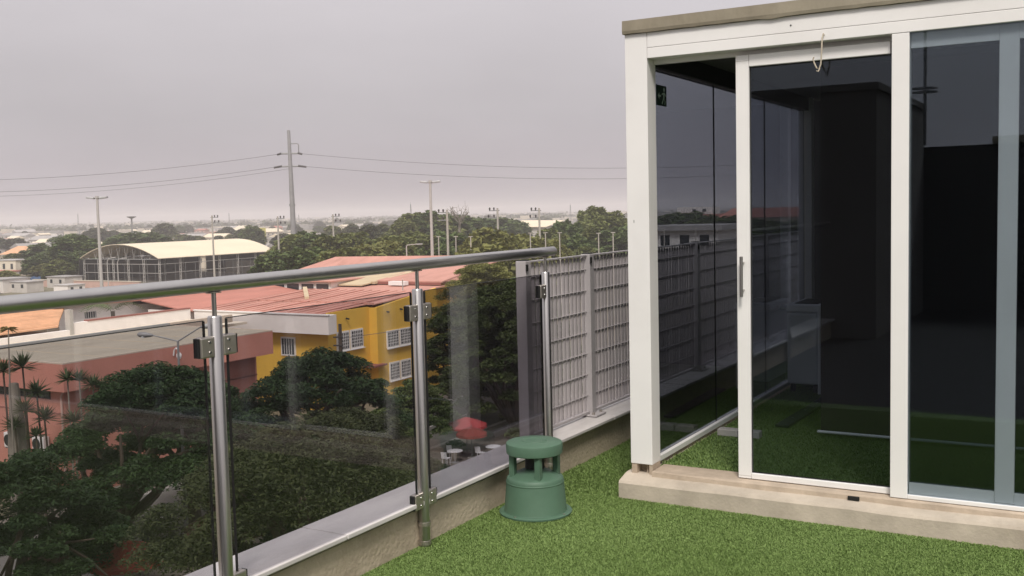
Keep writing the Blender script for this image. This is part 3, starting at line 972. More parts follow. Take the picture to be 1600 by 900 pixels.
lr = thing('long_red_roof_shed', 'long shed with plain red sheet roof behind the white wall', 'shed', (-71, 70, G))
box('wall', 'wall_white', lr, -73.4, -68.4, 62.6, 78, G, -6.4)
r_ = MB().slab([(-68.0, 62.3, -6.35), (-68.0, 78.5, -6.15), (-73.9, 78.5, -5.35), (-73.9, 62.3, -5.55)], 0.1).build('roof', 'roof_red', lr)

# ------------------------------------------------------------------ yellow building
yb = thing('yellow_building', 'yellow two-storey building with white fascia and faded red roofs', 'building', (-60, 70, G))
box('wall', 'yellow', yb, -67.4, -53.9, 63.6, 69.0, G, -6.45)
box('wall', 'yellow', yb, -67.4, -53.1, 69.001, 78.0, G, -6.32)
vs = [(-53.9, 63.6, -6.449), (-53.9, 69, -6.449), (-53.9, 69, -6.2), (-53.9, 63.6, -6.30)]
MB().prism_y([(-54.1, -6.449), (-53.9, -6.449), (-53.9, -6.25), (-54.1, -6.25)], 63.6, 69.0).build('parapet', 'yellow', yb)
pv = MB()
pv.add([(-53.3, 69.001, -6.319), (-53.1, 69.001, -6.319), (-53.1, 77.9, -6.319), (-53.3, 77.9, -6.319), (-53.3, 69.001, -6.28), (-53.1, 69.001, -6.28), (-53.1, 77.9, -5.3), (-53.3, 77.9, -5.3)],
       [(0, 3, 2, 1), (4, 5, 6, 7), (0, 1, 5, 4), (1, 2, 6, 5), (2, 3, 7, 6), (3, 0, 4, 7)])
pv.build('parapet', 'yellow', yb)
box('white_fascia', 'wall_white', yb, -67.7, -52.95, 62.6, 63.598, -7.85, -6.33)
box('fascia_lip', 'frame_white', yb, -67.75, -52.9, 62.5, 62.75, -6.329, -6.25)
ry = MB().slab([(-54.0, 63.0, -6.24), (-54.15, 69, -6.0), (-67.6, 69, -6.0), (-67.6, 63.0, -6.24)], 0.08).build('roof', 'roof_pink', yb)
MB().slab([(-53.35, 69.02, -6.0), (-53.35, 76.8, -5.55), (-67.6, 76.8, -5.55), (-67.6, 69.02, -6.0)], 0.08).build('roof_slope', 'roof_pink', ry)
for k in range(14):
    x = -54.6 - k * 0.98
    MB().bar((x, 63.1, -6.215), (x, 76.7, -5.515), 0.06 if k % 3 else 0.18, 0.05).build('roof_ridge', 'roof_pink' if k % 3 else 'roof_red', ry)
MB().bar((-67.5, 69.1, -5.95), (-53.5, 69.1, -5.95), 0.16, 0.10).build('roof_ridge', 'roof_pink', ry)
MB().bar((-67.4, 76.4, -5.45), (-62.0, 70.5, -5.80), 0.4, 0.25).build('roof_hip', 'roof_tan', ry)


def y_window(face, a, b, z0, z1):
    """barred window; face 'x' looks to +X at plane x, face 'y' looks to -Y"""
    ax_s, pln = face
    if ax_s == 'x':
        f = box('window', 'frame_white', yb, pln + 0.001, pln + 0.10, a - .14, b + .14, z0 - .14, z1 + .14)
        box('pane', 'window_dark', f, pln + 0.101, pln + 0.115, a, b, z0, z1)
        for k in range(1, 6):
            q = a + (b - a) * k / 6
            box('bar', 'frame_white', f, pln + 0.118, pln + 0.14, q - .022, q + .022, z0, z1)
        for k in range(1, 5):
            q = z0 + (z1 - z0) * k / 5
            box('louvre', 'galv', f, pln + 0.1155, pln + 0.117, a, b, q - .05, q + .05)
        box('sill', 'frame_white', f, pln + 0.1005, pln + 0.24, a - .2, b + .2, z0 - .22, z0 - .141)
    else:
        f = box('window', 'frame_white', yb, a - .12, b + .12, pln - .10, pln - .001, z0 - .12, z1 + .12)
        box('pane', 'window_dark', f, a, b, pln - .115, pln - .101, z0, z1)
        for k in range(1, 5):
            q = a + (b - a) * k / 5
            box('bar', 'frame_white', f, q - .02, q + .02, pln - .14, pln - .118, z0, z1)


y_window(('x', -53.9), 64.75, 66.05, -9.35, -8.05)
y_window(('x', -53.9), 66.5, 67.85, -9.35, -8.05)
y_window(('x', -53.1), 70.35, 71.75, -9.75, -8.55)
y_window(('x', -53.1), 72.2, 73.55, -9.75, -8.55)
y_window(('x', -53.1), 70.6, 71.75, -12.6, -11.3)
y_window(('x', -53.1), 72.2, 73.4, -12.6, -11.3)
y_window(('y', 63.6), -58.7, -57.4, -9.75, -8.45)
box('ledge', 'terracotta_dark', yb, -53.899, -52.6, 67.9, 69.6, -11.2, -11.05)
for (y, z) in ((65.9, -6.9), (70.4, -6.75), (72.3, -6.7)):
    MB().path([(-53.85 if y < 69 else -53.1, y, z), (-53.55 if y < 69 else -52.85, y, z - .05)], 0.07, 8).build('drain_spout', 'black_plastic', yb)

# clerestory hall behind the yellow roof
ch = thing('clerestory_hall', 'hall with a row of white-framed clerestory windows above the red roof', 'building', (-74, 80, G))
box('wall', 'wall_white', ch, -84, -66.3, 79.0, 92, G, -5.05)
box('roof', 'roof_pink', ch, -84.3, -66.0, 78.6, 92.2, -5.049, -4.92)
for k in range(9):
    x = -83.6 + k * 1.92
    wn = box('window', 'frame_white', ch, x, x + 1.8, 78.93, 78.999, -6.2, -5.15)
    box('pane', 'window_dark', wn, x + .12, x + 1.68, 78.90, 78.929, -6.1, -5.25)

rb = thing('red_roofed_annex', 'annex with layered faded red roofs and a tan sheet patch', 'building', (-60, 85, G))
box('wall', 'yellow', rb, -66.0, -57.5, 79.0, 88, G, -5.75)
r1 = MB().slab([(-66.2, 78.2, -5.72), (-55.2, 78.2, -5.72), (-55.2, 82.5, -5.45), (-66.2, 82.5, -5.45)], 0.1).build('roof', 'roof_pink', rb)
MB().slab([(-63.0, 82.0, -5.05), (-55.2, 82.0, -5.05), (-57.5, 97, -3.75), (-64.5, 97, -3.75)], 0.12).build('roof_slope', 'roof_pink', r1)
MB().slab([(-68.6, 80.0, -5.35), (-63.3, 80.0, -5.35), (-62.6, 92, -4.1), (-68.2, 92, -4.1)], 0.12).build('roof_patch', 'roof_tan', r1)
box('eave_board', 'terracotta_dark', rb, -63.0, -55.3, 81.95, 82.05, -5.40, -5.18)
MB().bar((-63.1, 81.5, -5.25), (-62.6, 88, -4.6), 0.5, 0.25).build('roof_hip', 'roof_tan', r1)
box('water_tank', 'frame_white', rb, -60.8, -58.9, 81.0, 81.7, -5.42, -5.05)
dsh = thing('satellite_dish', 'white satellite dish on the red roof above the yellow building', 'dish', (-56.6, 77.6, -5.4))
dpr = [(0.0, 0.0), (0.35, 0.03), (0.65, 0.11), (0.9, 0.22), (0.9, 0.25), (0.6, 0.15), (0.3, 0.06), (0, 0.03)]
do = MB().lathe(dpr, (0, 0, 0), 24).build('reflector', 'frame_white', dsh, smooth=True)
do.location = (0, 0, 0.95)
do.rotation_euler = (R(75), 0, R(62))
MB().path([(-56.6, 77.6, -5.6), (-56.6, 77.6, -4.6)], 0.05, 8).build('stand', 'galv', dsh)
MB().path([(-56.6, 77.6, -5.0), (-56.1, 76.9, -4.5)], 0.025, 6).build('feed_arm', 'galv', dsh)

hc = thing('hipped_red_hall', 'far hall with a broad hipped red roof beside the grove', 'building', (-76, 104, G))
box('wall', 'wall_pink', hc, -91, -66, 99, 113, G, -6.3)
h = MB()
h.add([(-92, 98, -6.3), (-65, 98, -6.3), (-65, 114, -6.3), (-92, 114, -6.3), (-88, 106, -3.95), (-69.5, 106, -3.75)],
      [(0, 1, 5, 4), (1, 2, 5), (2, 3, 4, 5), (3, 0, 4), (3, 2, 1, 0)])
h.build('roof', 'roof_pink', hc)

gz = thing('red_gazebo', 'small open gazebo with dark red pyramid roof beside the hall', 'gazebo', (-78.6, 116, G))
g_ = MB()
g_.add([(-80.2, 114.2, -7.1), (-76.7, 115.6, -6.95), (-77.4, 118.6, -6.95), (-81, 117.4, -7.1), (-78.5, 116.4, -5.9)], [(0, 1, 4), (1, 2, 4), (2, 3, 4), (3, 0, 4), (3, 2, 1, 0)])
g_.build('roof', 'terracotta_dark', gz)
for x, y in ((-79.9, 114.5), (-77.0, 115.7), (-77.6, 118.3), (-80.7, 117.1)):
    MB().path([(x, y, G), (x, y, -7.05)], 0.09, 8).build('post', 'roof_red', gz)
box('floor_slab', 'roof_tan', gz, -84, -72, 112, 121, G, -9.3)

# ------------------------------------------------------------------ arched sports canopy
ca = thing('arched_canopy', 'open steel sports canopy with cream arched roof and lattice columns', 'canopy', (-216, 195, G))


def arch(t, lift=0.0):
    a = -1 + 2 * t
    return -216 + 14.6 * a, -8.2 + 3.5 * (1 - a * a) + lift


NA = 20
vs, fs = [], []
for y in (175.6, 216.5):
    for dz in (0.14, 0.0):
        for i in range(NA + 1):
            x, z = arch(i / NA, dz)
            vs.append((x, y, z))
m_ = NA + 1
for i in range(NA):
    fs += [(i, i + 1, 2 * m_ + i + 1, 2 * m_ + i), (m_ + i, 3 * m_ + i, 3 * m_ + i + 1, m_ + i + 1), (i, m_ + i, m_ + i + 1, i + 1), (2 * m_ + i, 2 * m_ + i + 1, 3 * m_ + i + 1, 3 * m_ + i)]
fs += [(0, 2 * m_, 3 * m_, m_), (NA, m_ + NA, 3 * m_ + NA, 2 * m_ + NA)]
MB().add(vs, fs).build('roof', 'canopy_roof', ca)
for y in (176.4, 183, 189.6, 196.2, 202.8, 209.4, 215.6):
    tr = MB()
    tr.path([(arch(i / 16)[0], y, arch(i / 16)[1] - 0.12) for i in range(17)], 0.09, 6)
    tr = tr.build('roof_truss', 'mast_paint', ca)
    MB().path([(-230.2, y, -8.35), (-201.8, y, -8.35)], 0.09, 6).build('bottom_chord', 'galv', tr)
    if y in (176.4, 183):
        for i in range(1, 20):
            x, z = arch(i / 20, -0.15)
            x2 = -230.2 + 28.4 * (i + (0.5 if i % 2 else -0.5)) / 20
            MB().path([(x, y, z), (x2, y, -8.3)], 0.05, 5).build('web_strut', 'mast_paint', tr)


def lattice_column(x, y, zt):
    c_ = MB()
    for sx in (-.28, .28):
        c_.path([(x + sx, y, G), (x + sx, y, zt)], 0.075, 6)
    k = 0
    z = G + 0.2
    while z < zt - 0.8:
        s = .28 if k % 2 else -.28
        c_.path([(x + s, y, z), (x - s, y, z + 0.8)], 0.035, 5)
        z += 0.8
        k += 1
    return c_.build('lattice_column', 'mast_paint', ca)


for x in (-230, -224.4, -218.8, -213.2, -207.6, -202):
    lattice_column(x, 176.4, -8.4)
for y in (183, 189.6, 196.2, 202.8, 209.4, 215.6):
    lattice_column(-202, y, -8.4)
    lattice_column(-230, y, -8.4)
for z in (-9.6, -11.8):
    MB().path([(-230, 176.4, z), (-202, 176.4, z)], 0.07, 6).build('tie_rail', 'mast_paint', ca)
    MB().path([(-202, 176.4, z), (-202, 215.6, z)], 0.07, 6).build('tie_rail', 'mast_paint', ca)
for x in np.linspace(-228.6, -203.4, 10):
    MB().path([(x, 176.3, G), (x, 176.3, -9.6)], 0.04, 5).build('fence_post', 'galv_dark', ca)
for y in np.linspace(178, 214, 12):
    MB().path([(-201.9, y, G), (-201.9, y, -9.6)], 0.04, 5).build('fence_post', 'galv_dark', ca)
box('back_shade_sheet', 'black_plastic', ca, -231.5, -231.2, 176, 217, G, -8.6)  # black sheet standing in for the dark interior under the canopy
box('spectator_wall', 'wall_grey', ca, -222, -202.5, 218.0, 218.4, G, -10.9)
box('rear_shade_sheet', 'black_plastic', ca, -230.5, -201.5, 218.6, 218.8, G, -8.6)  # another black sheet, puts the interior shade at the far end
MB().box(-229, -203, 178, 214, G + .01, G + .03).build('court', 'asphalt', ca)

# ------------------------------------------------------------------ named houses on the far left
oh = thing('orange_hip_roof_house', 'two-storey pale house with bright orange hipped roof far off', 'house', (-351, 243, G))
box('wall', 'wall_cream', oh, -355.5, -346.2, 238.5, 247, G, -10.2)
h = MB()
h.add([(-357, 237.2, -10.25), (-345, 237.2, -10.25), (-345, 248.2, -10.25), (-357, 248.2, -10.25), (-353.4, 242.7, -7.3), (-348.6, 242.7, -7.3)],
      [(0, 1, 5, 4), (1, 2, 5), (2, 3, 4, 5), (3, 0, 4), (3, 2, 1, 0)])
h.build('roof', 'roof_orange', oh)
for x in (-353.8, -348.9):
    wn = box('window', 'frame_white', oh, x - .15, x + 1.35, 238.42, 238.499, -12.5, -11.1)
    box('pane', 'window_dark', wn, x, x + 1.2, 238.38, 238.419, -12.4, -11.2)
for x in (240.4, 243.8):
    wn = box('window', 'frame_white', oh, -346.199, -346.12, x, x + 1.4, -12.5, -11.1)
    box('pane', 'window_dark', wn, -346.119, -346.08, x + .12, x + 1.28, -12.4, -11.2)

sw = thing('white_gatehouse', 'small white block with blue door near the blue gate', 'house', (-236, 160, G))
box('wall', 'wall_white', sw, -246, -237.5, 157, 163, G, -10.8)
box('roof', 'roof_red', sw, -246.3, -237.2, 156.7, 163.3, -10.799, -10.5)
box('door', 'blue', sw, -243.4, -241.4, 156.93, 156.999, G, -11.9)
bgate = thing('blue_gate', 'blue sheet metal gate between white walls', 'gate', (-230, 162, G))
for k in range(4):
    box('gate_panel', 'blue', bgate, -232.5 + 1.0 * k, -231.55 + 1.0 * k, 162.5, 162.6, G + .15, -12.1 + .15 * (k % 2))
whw = thing('white_boundary_wall', 'white wall block at the left picture edge above the handrail', 'wall', (-190, 122, G))
box('wall', 'wall_white', whw, -197, -188.6, 121, 123, G, -9.6)
box('capping', 'wall_grey', whw, -197.3, -188.3, 120.8, 123.2, -9.599, -9.4)
bw = thing('pale_compound_wall', 'long pale compound wall running in front of the canopy', 'wall', (-205, 162, G))
box('wall', 'wall_pink', bw, -228, -190, 160, 160.4, G, -12.6)
box('capping', 'wall_cream', bw, -228.1, -189.9, 159.9, 160.5, -12.599, -12.45)

# seen through the cabin glass
lw = thing('long_white_shed', 'long low white shed with grey roof edge beyond the fence', 'shed', (-64, 175, G))
box('wall', 'wall_white', lw, -69.5, -58, 171, 182, G, -2.6)
box('roof', 'roof_grey', lw, -70.5, -57, 170, 183, -2.599, -1.7)
for k in range(3):
    wn = box('window', 'window_dark', lw, -68.5 + 3.6 * k, -66.8 + 3.6 * k, 170.93, 170.999, -5.2, -3.4)
rs = thing('red_roof_terrace_row', 'long row of houses with brownish red roof on the skyline', 'building', (-105, 385, G))
box('wall', 'wall_cream', rs, -128, -84, 380, 392, G, -3.0)
h = MB()
h.add([(-129, 379, -3.0), (-83, 379, -3.0), (-83, 393, -3.0), (-129, 393, -3.0), (-125, 386, 0.4), (-87, 386, 0.4)], [(0, 1, 5, 4), (1, 2, 5), (2, 3, 4, 5), (3, 0, 4), (3, 2, 1, 0)])
h.build('roof', 'roof_red', rs)
for k in range(9):
    box('window', 'window_dark', rs, -125 + 4.4 * k, -123 + 4.4 * k, 379.93, 379.999, -6.4, -4.4)
wsk = thing('white_skyline_block', 'white flat block with two dark windows on the wooded skyline', 'building', (-172, 486, G))
box('wall', 'wall_white', wsk, -184, -166, 481, 492, G, 1.2)
box('roof', 'roof_red', wsk, -190, -160, 479.5, 480.9, -4.5, -2.2)
for k in range(2):
    box('window', 'window_dark', wsk, -176 + 5 * k, -174 + 5 * k, 480.93, 480.999, -1.2, 0.2)
wa = thing('cream_roof_warehouse', 'pale cream warehouse roof half hidden by trees', 'warehouse', (-203, 370, G))
box('wall', 'wall_grey', wa, -214, -196, 366, 380, G, -5.0)
MB().slab([(-215, 365, -4.9), (-195, 365, -5.2), (-195, 381, -2.9), (-215, 381, -2.6)], 0.2).build('roof', 'canopy_roof', wa)
yk = thing('yellow_clad_block', 'small pale yellow clad block above the trees', 'building', (-321, 336, G))
box('wall', 'yellow_sign', yk, -325.5, -319.2, 333, 338, G, -3.4)
box('side_band', 'frame_white', yk, -327.2, -325.52, 333.2, 337.8, G, -4.0)

# ================================================================== FAR CITY
HOUSE = [('grey', 'wall_grey', 'roof_grey', 11, 8, 4.2, 0), ('cream', 'wall_cream', 'roof_grey', 14, 9, 6.4, 0), ('white', 'wall_white', 'roof_grey', 9, 9, 3.6, 0),
         ('pink', 'wall_pink', 'roof_red', 12, 8, 4.2, 1), ('hall', 'wall_grey', 'roof_grey', 22, 11, 4.4, 1), ('tin', 'wall_cream', 'canopy_roof', 18, 10, 4.4, 1)]
DESC = ['low grey flat-roofed house in the hazy far city', 'taller cream block in the hazy far city', 'small white flat-roofed house in the hazy far city',
        'pinkish house with red gable roof in the hazy far city', 'long grey gabled hall in the hazy far city', 'cream gabled shed with pale roof in the hazy far city']
protos = []
for i, (nm, wm, rm, a, b, hh, gable) in enumerate(HOUSE):
    o = thing('city_house', DESC[i], 'house', (0, 0, 0), 'far city houses')
    box('wall', wm, o, -a / 2, a / 2, -b / 2, b / 2, 0, hh)
    if gable:
        q = MB().add([(-a / 2 - .5, -b / 2 - .5, hh), (a / 2 + .5, -b / 2 - .5, hh), (a / 2 + .5, b / 2 + .5, hh), (-a / 2 - .5, b / 2 + .5, hh), (-a / 2 - .5, 0, hh + b * .2), (a / 2 + .5, 0, hh + b * .2)],
                     [(0, 1, 5, 4), (2, 3, 4, 5), (1, 2, 5), (3, 0, 4), (3, 2, 1, 0)])
        q.build('roof', rm, o)
    else:
        box('roof', rm, o, -a / 2 - .3, a / 2 + .3, -b / 2 - .3, b / 2 + .3, hh + .001, hh + .35)
    nw = max(2, int(a / 4.5))
    for s in (-1, 1):
        for k in range(nw):
            x = -a / 2 + a * (k + 0.5) / nw
            y0, y1 = sorted((s * b / 2 * 1.0005, s * (b / 2 + .06)))
            box('window', 'window_dark', o, x - .7, x + .7, y0, y1, hh * .45, hh * .8)
    protos.append(o)
FWD = Vector((-0.5, 0.863, 0)).normalized()
RGT = Vector((0.863, 0.5, 0)).normalized()
used = [False] * len(protos)
placed = []
hr_ = random.Random(5)
tries = 0
while len(placed) < 230 and tries < 4000:
    tries += 1
    d = 330 * (1150 / 330) ** hr_.random()
    u = hr_.uniform(-0.53, -0.22) if hr_.random() < 0.75 else hr_.uniform(-0.22, 0.12)
    if u > -0.26 and d < 430:
        continue
    p = FWD * d + RGT * (u * d)
    if any((p - q).length < 15 for q in placed) or (p - Vector((-351, 243, 0))).length < 30 or (p - Vector((-216, 197, 0))).length < 40:
        continue
    placed.append(p)
    k = hr_.choice([0, 0, 1, 2, 2, 3, 4, 5, 0])
    o = protos[k] if not used[k] else copy_tree(protos[k])
    used[k] = True
    o.location = (p.x, p.y, G)
    o.rotation_euler.z = hr_.choice([0, R(90)]) + hr_.uniform(-.2, .2)
    s = hr_.uniform(0.6, 1.0)
    o.scale = (s, s, s * hr_.uniform(0.85, 1.25))
# nearer houses left of the canopy
for (x, y, k, sc_, rz) in [(-218, 146, 2, 0.8, 0.1), (-212, 147, 0, 0.55, 0.05), (-216, 160, 0, 0.6, 0), (-284, 193, 1, 0.7, 0.1), (-262, 191, 2, 0.7, 0.2), (-197, 147, 2, 0.5, 1.6), (-318, 220, 3, 0.8, 0.1), (-295, 209, 0, 0.8, 0.0)]:
    o = copy_tree(protos[k])
    o.location = (x, y, G)
    o.scale = (sc_, sc_, sc_)
    o.rotation_euler.z = rz
# beyond a kilometre nobody can count them
mb = MB()
mbr = MB()
for i in range(4200):
    d = 1100 * (5400 / 1100) ** hr_.random()
    u = hr_.uniform(-0.56, 0.45)
    p = FWD * d + RGT * (u * d)
    a, b, hh = hr_.uniform(4, 11), hr_.uniform(4, 10), hr_.uniform(2.6, 5.0) * (1 + (hr_.random() < .05) * .8)
    t = mb if hr_.random() < 0.5 else mbr
    t.box(p.x - a, p.x + a, p.y - b, p.y + b, G, G + hh)
tag(mb.build('distant_city', 'wall_cream'), 'mass of tiny pale buildings fading into the horizon haze', 'city', kind='stuff')
tag(mbr.build('distant_city', 'roof_grey'), 'mass of tiny grey roofs fading into the horizon haze', 'city', kind='stuff')

# ================================================================== POLES, MASTS, PYLON
py = thing('power_pylon', 'tall grey tubular steel power pylon carrying conductors', 'pylon', (-192, 214, G))
MB().path([(-191.6, 213.5, G), (-191.9, 213.8, 4.0), (-192.3, 214.1, 14.6), (-193, 214.7, 24.6)], [0.84, 0.68, 0.54, 0.40], 16).build('pole', 'galv_mid', py, smooth=True)
MB().path([(-192.0, 213.85, 4.2), (-192.02, 213.87, 4.7)], 0.8, 16).build('flange', 'galv_dark', py)
al = Vector((0.866, 0.5, 0))
for z, nm in ((14.9, 0), (18.35, 1)):
    c0 = Vector((-192.5, 214.2, z))
    MB().path([c0 - al * 2.3, c0 + al * 2.3], 0.22, 8).build('cross_arm', 'galv_dark', py)
    for s in (-1, 1):
        MB().path([c0 + al * s * 2.2 + Vector((0, 0, 0.1)), c0 + al * s * (4.4 if z < 16 else 3.4) - Vector((0, 0, 0.25))], [0.3, 0.26], 8).build('insulator', 'insulator', py)
MB().path([(-192.2, 214.4, 21.0), (-190.6, 215.2, 21.0), (-190.3, 215.4, 20.6), (-190.3, 215.4, 18.6)], 0.14, 8).build('jumper_bracket', 'galv_dark', py)


def sag(a, b, k, n=24):
    a, b = Vector(a), Vector(b)
    return [a.lerp(b, t) - Vector((0, 0, 4 * k * t * (1 - t))) for t in np.linspace(0, 1, n)]


for z, dz, zl, zr, lab in ((18.2, 3.4, 16.0, 14.5, 'upper'), (14.75, 4.4, 12.5, 12.0, 'lower')):
    c0 = Vector((-192.5, 214.2, z))
    sl = 3.4 if z > 16 else 4.4
    tag(MB().path(sag(c0 - al * sl, (-330, 165, zl), 3.2), 0.055, 5).build('power_line', 'wire', None, at=(-193, 214, z)), 'thin %s power line sagging left from the tall pylon' % lab, 'wire', 'power lines')
    tag(MB().path(sag(c0 + al * sl, (-60, 305, zr), 3.6), 0.055, 5).build('power_line', 'wire', None, at=(-192, 214, z)), 'thin %s power line sagging right from the tall pylon' % lab, 'wire', 'power lines')
tag(MB().path(sag(Vector((-192.5, 214.2, 14.3)), (-330, 165, 11.4), 3.6), 0.045, 5).build('power_line', 'wire', None, at=(-193, 214, 14.3)), 'lowest thin power line sagging left from the tall pylon', 'wire', 'power lines')


def mast_light(x, y, zt, lab):
    o = thing('mast_light', lab, 'street light', (x, y, G), 'tall mast lights')
    MB().path([(x, y, G), (x, y, zt)], [0.26, 0.15], 12).build('pole', 'mast_paint', o, smooth=True)
    MB().path([(x, y, zt), (x, y, zt + .3)], 0.22, 10).build('hub', 'mast_paint', o)
    for k in range(3):
        a = R(30 + 180 * k) if k < 2 else R(120)
        d = Vector((math.cos(a), math.sin(a), 0))
        c_ = Vector((x, y, zt + .08))
        MB().path([c_, c_ + d * .4], 0.05, 6).build('arm', 'mast_paint', o)
        MB().bar(c_ + d * .35 + Vector((0, 0, -.06)), c_ + d * 1.3 + Vector((0, 0, .06)), 0.6, 0.24).build('lamp_head', 'galv', o, bevel=0.05)
    return o


mast_light(-110.3, 87.0, 4.3, 'tall twin-headed mast light in front of the arched canopy')
mast_light(-74.1, 108.1, 5.3, 'tall twin-headed mast light beside the large dark grove')


def utility_pole(x, y, zt, lab, side=1):
    o = thing('utility_pole', lab, 'pole', (x, y, G), 'concrete utility poles')
    MB().path([(x, y, G), (x, y, zt)], [0.24, 0.15], 8).build('pole', 'conc_pole', o)
    d = al * side
    for z, ln in ((zt - .4, 1.3), (zt - 1.5, 1.5)):
        MB().bar(Vector((x, y, z)) - d * .3, Vector((x, y, z)) + d * ln, 0.12, 0.14).build('cross_arm', 'galv_dark', o)
        for t in (.55, ln - .1):
            q = Vector((x, y, z)) + d * t
            MB().path([q, q + Vector((0, 0, .35)), q + Vector((0, 0, .5))], [.07, .15, .08], 8).build('insulator', 'insulator', o)
    return o


for a in ((-165.5, 159.2, 2.0, 'concrete utility pole rising behind the arched canopy roof', 1), (-139.4, 151, 1.5, 'concrete utility pole just before the tall pylon', 1),
          (-130.2, 156.4, 1.65, 'concrete utility pole in the grove after the tall pylon', 1), (-83.3, 125.6, 1.9, 'concrete utility pole beside the second mast light', -1),
          (-82.1, 137.9, 2.0, 'concrete utility pole above the yellow-green bushes', -1), (-76.5, 141.1, 1.85, 'concrete utility pole near the cream warehouse roof', -1)):
    utility_pole(*a)
for i, (x, y, z) in enumerate(((-84.3, 124.7, -2.0), (-82.1, 125.9, -2.05), (-77.6, 122.8, -2.0), (-72.8, 131.4, -1.8), (-70.9, 132.5, -1.8), (-69.1, 133.5, -1.85), (-64.2, 136.3, -2.07), (-62.4, 137.4, -2.0), (-59.5, 150, -1.9), (-55.5, 153, -1.9))):
    o = thing('short_lamp_post', 'pale short lamp post in the row before the grove', 'lamp post', (x, y, G), 'row of short lamp posts')
    MB().path([(x, y, G), (x, y, z)], [0.11, 0.08], 8).build('pole', 'conc_pole', o)
    MB().bar(Vector((x, y, z + .04)) - al * .32, Vector((x, y, z + .04)) + al * .32, 0.2, 0.10).build('lamp_head', 'conc_pole', o)
o = thing('arm_street_light', 'slender street light with one short arm beside the second mast light', 'street light', (-82.4, 114.1, G))
MB().path([(-82.4, 114.1, G), (-82.4, 114.1, -2.9), (-82.2, 114.2, -2.75)], 0.08, 8).build('pole', 'mast_paint', o)
MB().bar((-82.2, 114.2, -2.75), (-81.0, 114.9, -2.65), 0.16, 0.1).build('arm', 'mast_paint', o)
MB().bar((-81.2, 114.8, -2.68), (-80.5, 115.2, -2.66), 0.24, 0.14).build('lamp_head', 'galv', o)
for (x, y, z, lab) in ((-198.0, 158.0, -7.0, 'pale curved street light left of the arched canopy'), (-205.0, 166.5, -7.6, 'pale street light close to the canopy corner')):
    o = thing('arm_street_light', lab, 'street light', (x, y, G))
    MB().path([(x, y, G), (x, y, z - 1), Vector((x, y, z - .2)) + al * .3, Vector((x, y, z)) + al * 1.2], [.12, .09, .08, .06], 8).build('pole', 'mast_paint', o)
    MB().bar(Vector((x, y, z)) + al * 1.1, Vector((x, y, z + .05)) + al * 2.0, .3, .18).build('lamp_head', 'mast_paint', o)
for i, (x, y, z, lab) in enumerate(((-778, 593, 7.1, 'faint radio mast at the far left of the skyline'), (-738, 732, 5.5, 'faint radio mast behind the arched canopy on the skyline'), (-679, 765, 2.2, 'faint radio mast on the skyline beside the pylon'), (-452, 897, 5.8, 'faint radio mast on the skyline near the twin-domed tree'), (-410, 574, 7.4, 'faint mast tip above the big grove'))):
    o = thing('radio_mast', lab, 'mast', (x, y, G), 'radio masts on the skyline')
    q = MB()
    for k in range(3):
        a = R(120 * k)
        q.path([(x + 1.4 * math.cos(a), y + 1.4 * math.sin(a), G), (x + .2 * math.cos(a), y + .2 * math.sin(a), z)], 0.16, 4)
    for zz in np.arange(G + 2, z, 2.2):
        rr = 1.4 - 1.2 * (zz - G) / (z - G)
        q.path([(x + rr * math.cos(t), y + rr * math.sin(t), zz) for t in np.linspace(0, 2 * math.pi, 4)], 0.10, 4)
    q.build('lattice', 'galv_dark', o)
    MB().path([(x, y, z), (x, y, z + 1.5)], 0.1, 4).build('antenna', 'galv_dark', o)
o = thing('water_tower', 'small mushroom-shaped tower on the skyline above the canopy', 'tower', (-492, 411, G))
MB().path([(-492, 411, G), (-492, 411, 2.0)], 0.45, 10).build('stem', 'galv_dark', o)
MB().lathe([(0.4, 0), (2.6, 1.0), (2.7, 1.35), (0.0, 1.5)], (-492, 411, 2.0), 16).build('bowl', 'galv_dark', o)

# near street lamp with two arms
o = thing('double_arm_street_lamp', 'dark street lamp with two raised arms in front of the terracotta building', 'street light', (-37.4, 33.5, G + .14))
MB().path([(-37.4, 33.5, G + .14), (-37.38, 33.5, -4.13)], [0.10, 0.05], 10).build('pole', 'galv_dark', o, smooth=True)
MB().path([(-37.37, 33.5, -4.13), (-38.4, 32.95, -3.83)], [.035, .03], 8).build('arm', 'galv_dark', o, smooth=True)
MB().path([(-37.37, 33.5, -4.13), (-36.45, 34.05, -3.50)], [.035, .03], 8).build('arm', 'galv_dark', o, smooth=True)


def lamp_head(c0, d):
    c0, d = Vector(c0), Vector(d).normalized()
    hd = MB().path([c0 - d * .02, c0 + d * .12, c0 + d * .35, c0 + d * .62, c0 + d * .72], [.04, .09, .13, .12, .04], 12).build('lamp_head', 'galv_dark', o, smooth=True)
    MB().lathe([(0.0, -.17), (0.08, -.14), (0.115, -.05), (0.11, 0)], c0 + d * .45, 14).build('diffuser', 'plastic_white', hd, smooth=True)


lamp_head((-38.4, 32.95, -3.83), (-.84, -.5, .08))
lamp_head((-36.45, 34.05, -3.50), (.84, .5, .12))

up = thing('roadside_pole', 'brown roadside pole with small crossarms before the yellow building corner', 'pole', (-48.2, 58.3, G))
MB().path([(-48.24, 58.3, G), (-48.24, 58.3, -6.35)], [0.16, 0.12], 8).build('pole', 'bark', up)
for z in (-7.3, -7.9):
    MB().bar(Vector((-48.24, 58.15, z)) - al * .42, Vector((-48.24, 58.15, z)) + al * .28, 0.1, 0.1).build('cross_arm', 'insulator', up)
MB().path(sag((-48.2, 58.3, -7.4), (-44, 95, -6.2), .5), 0.02, 4).build('cable', 'wire', up)

# ================================================================== TREES
def limb_path(p0, p1, bend, g, n=6):
    p0, p1 = np.array(p0, float), np.array(p1, float)
    off = g.normal(size=3) * bend
    return [tuple(p0 + (p1 - p0) * t + off * math.sin(math.pi * t)) for t in np.linspace(0, 1, n)]


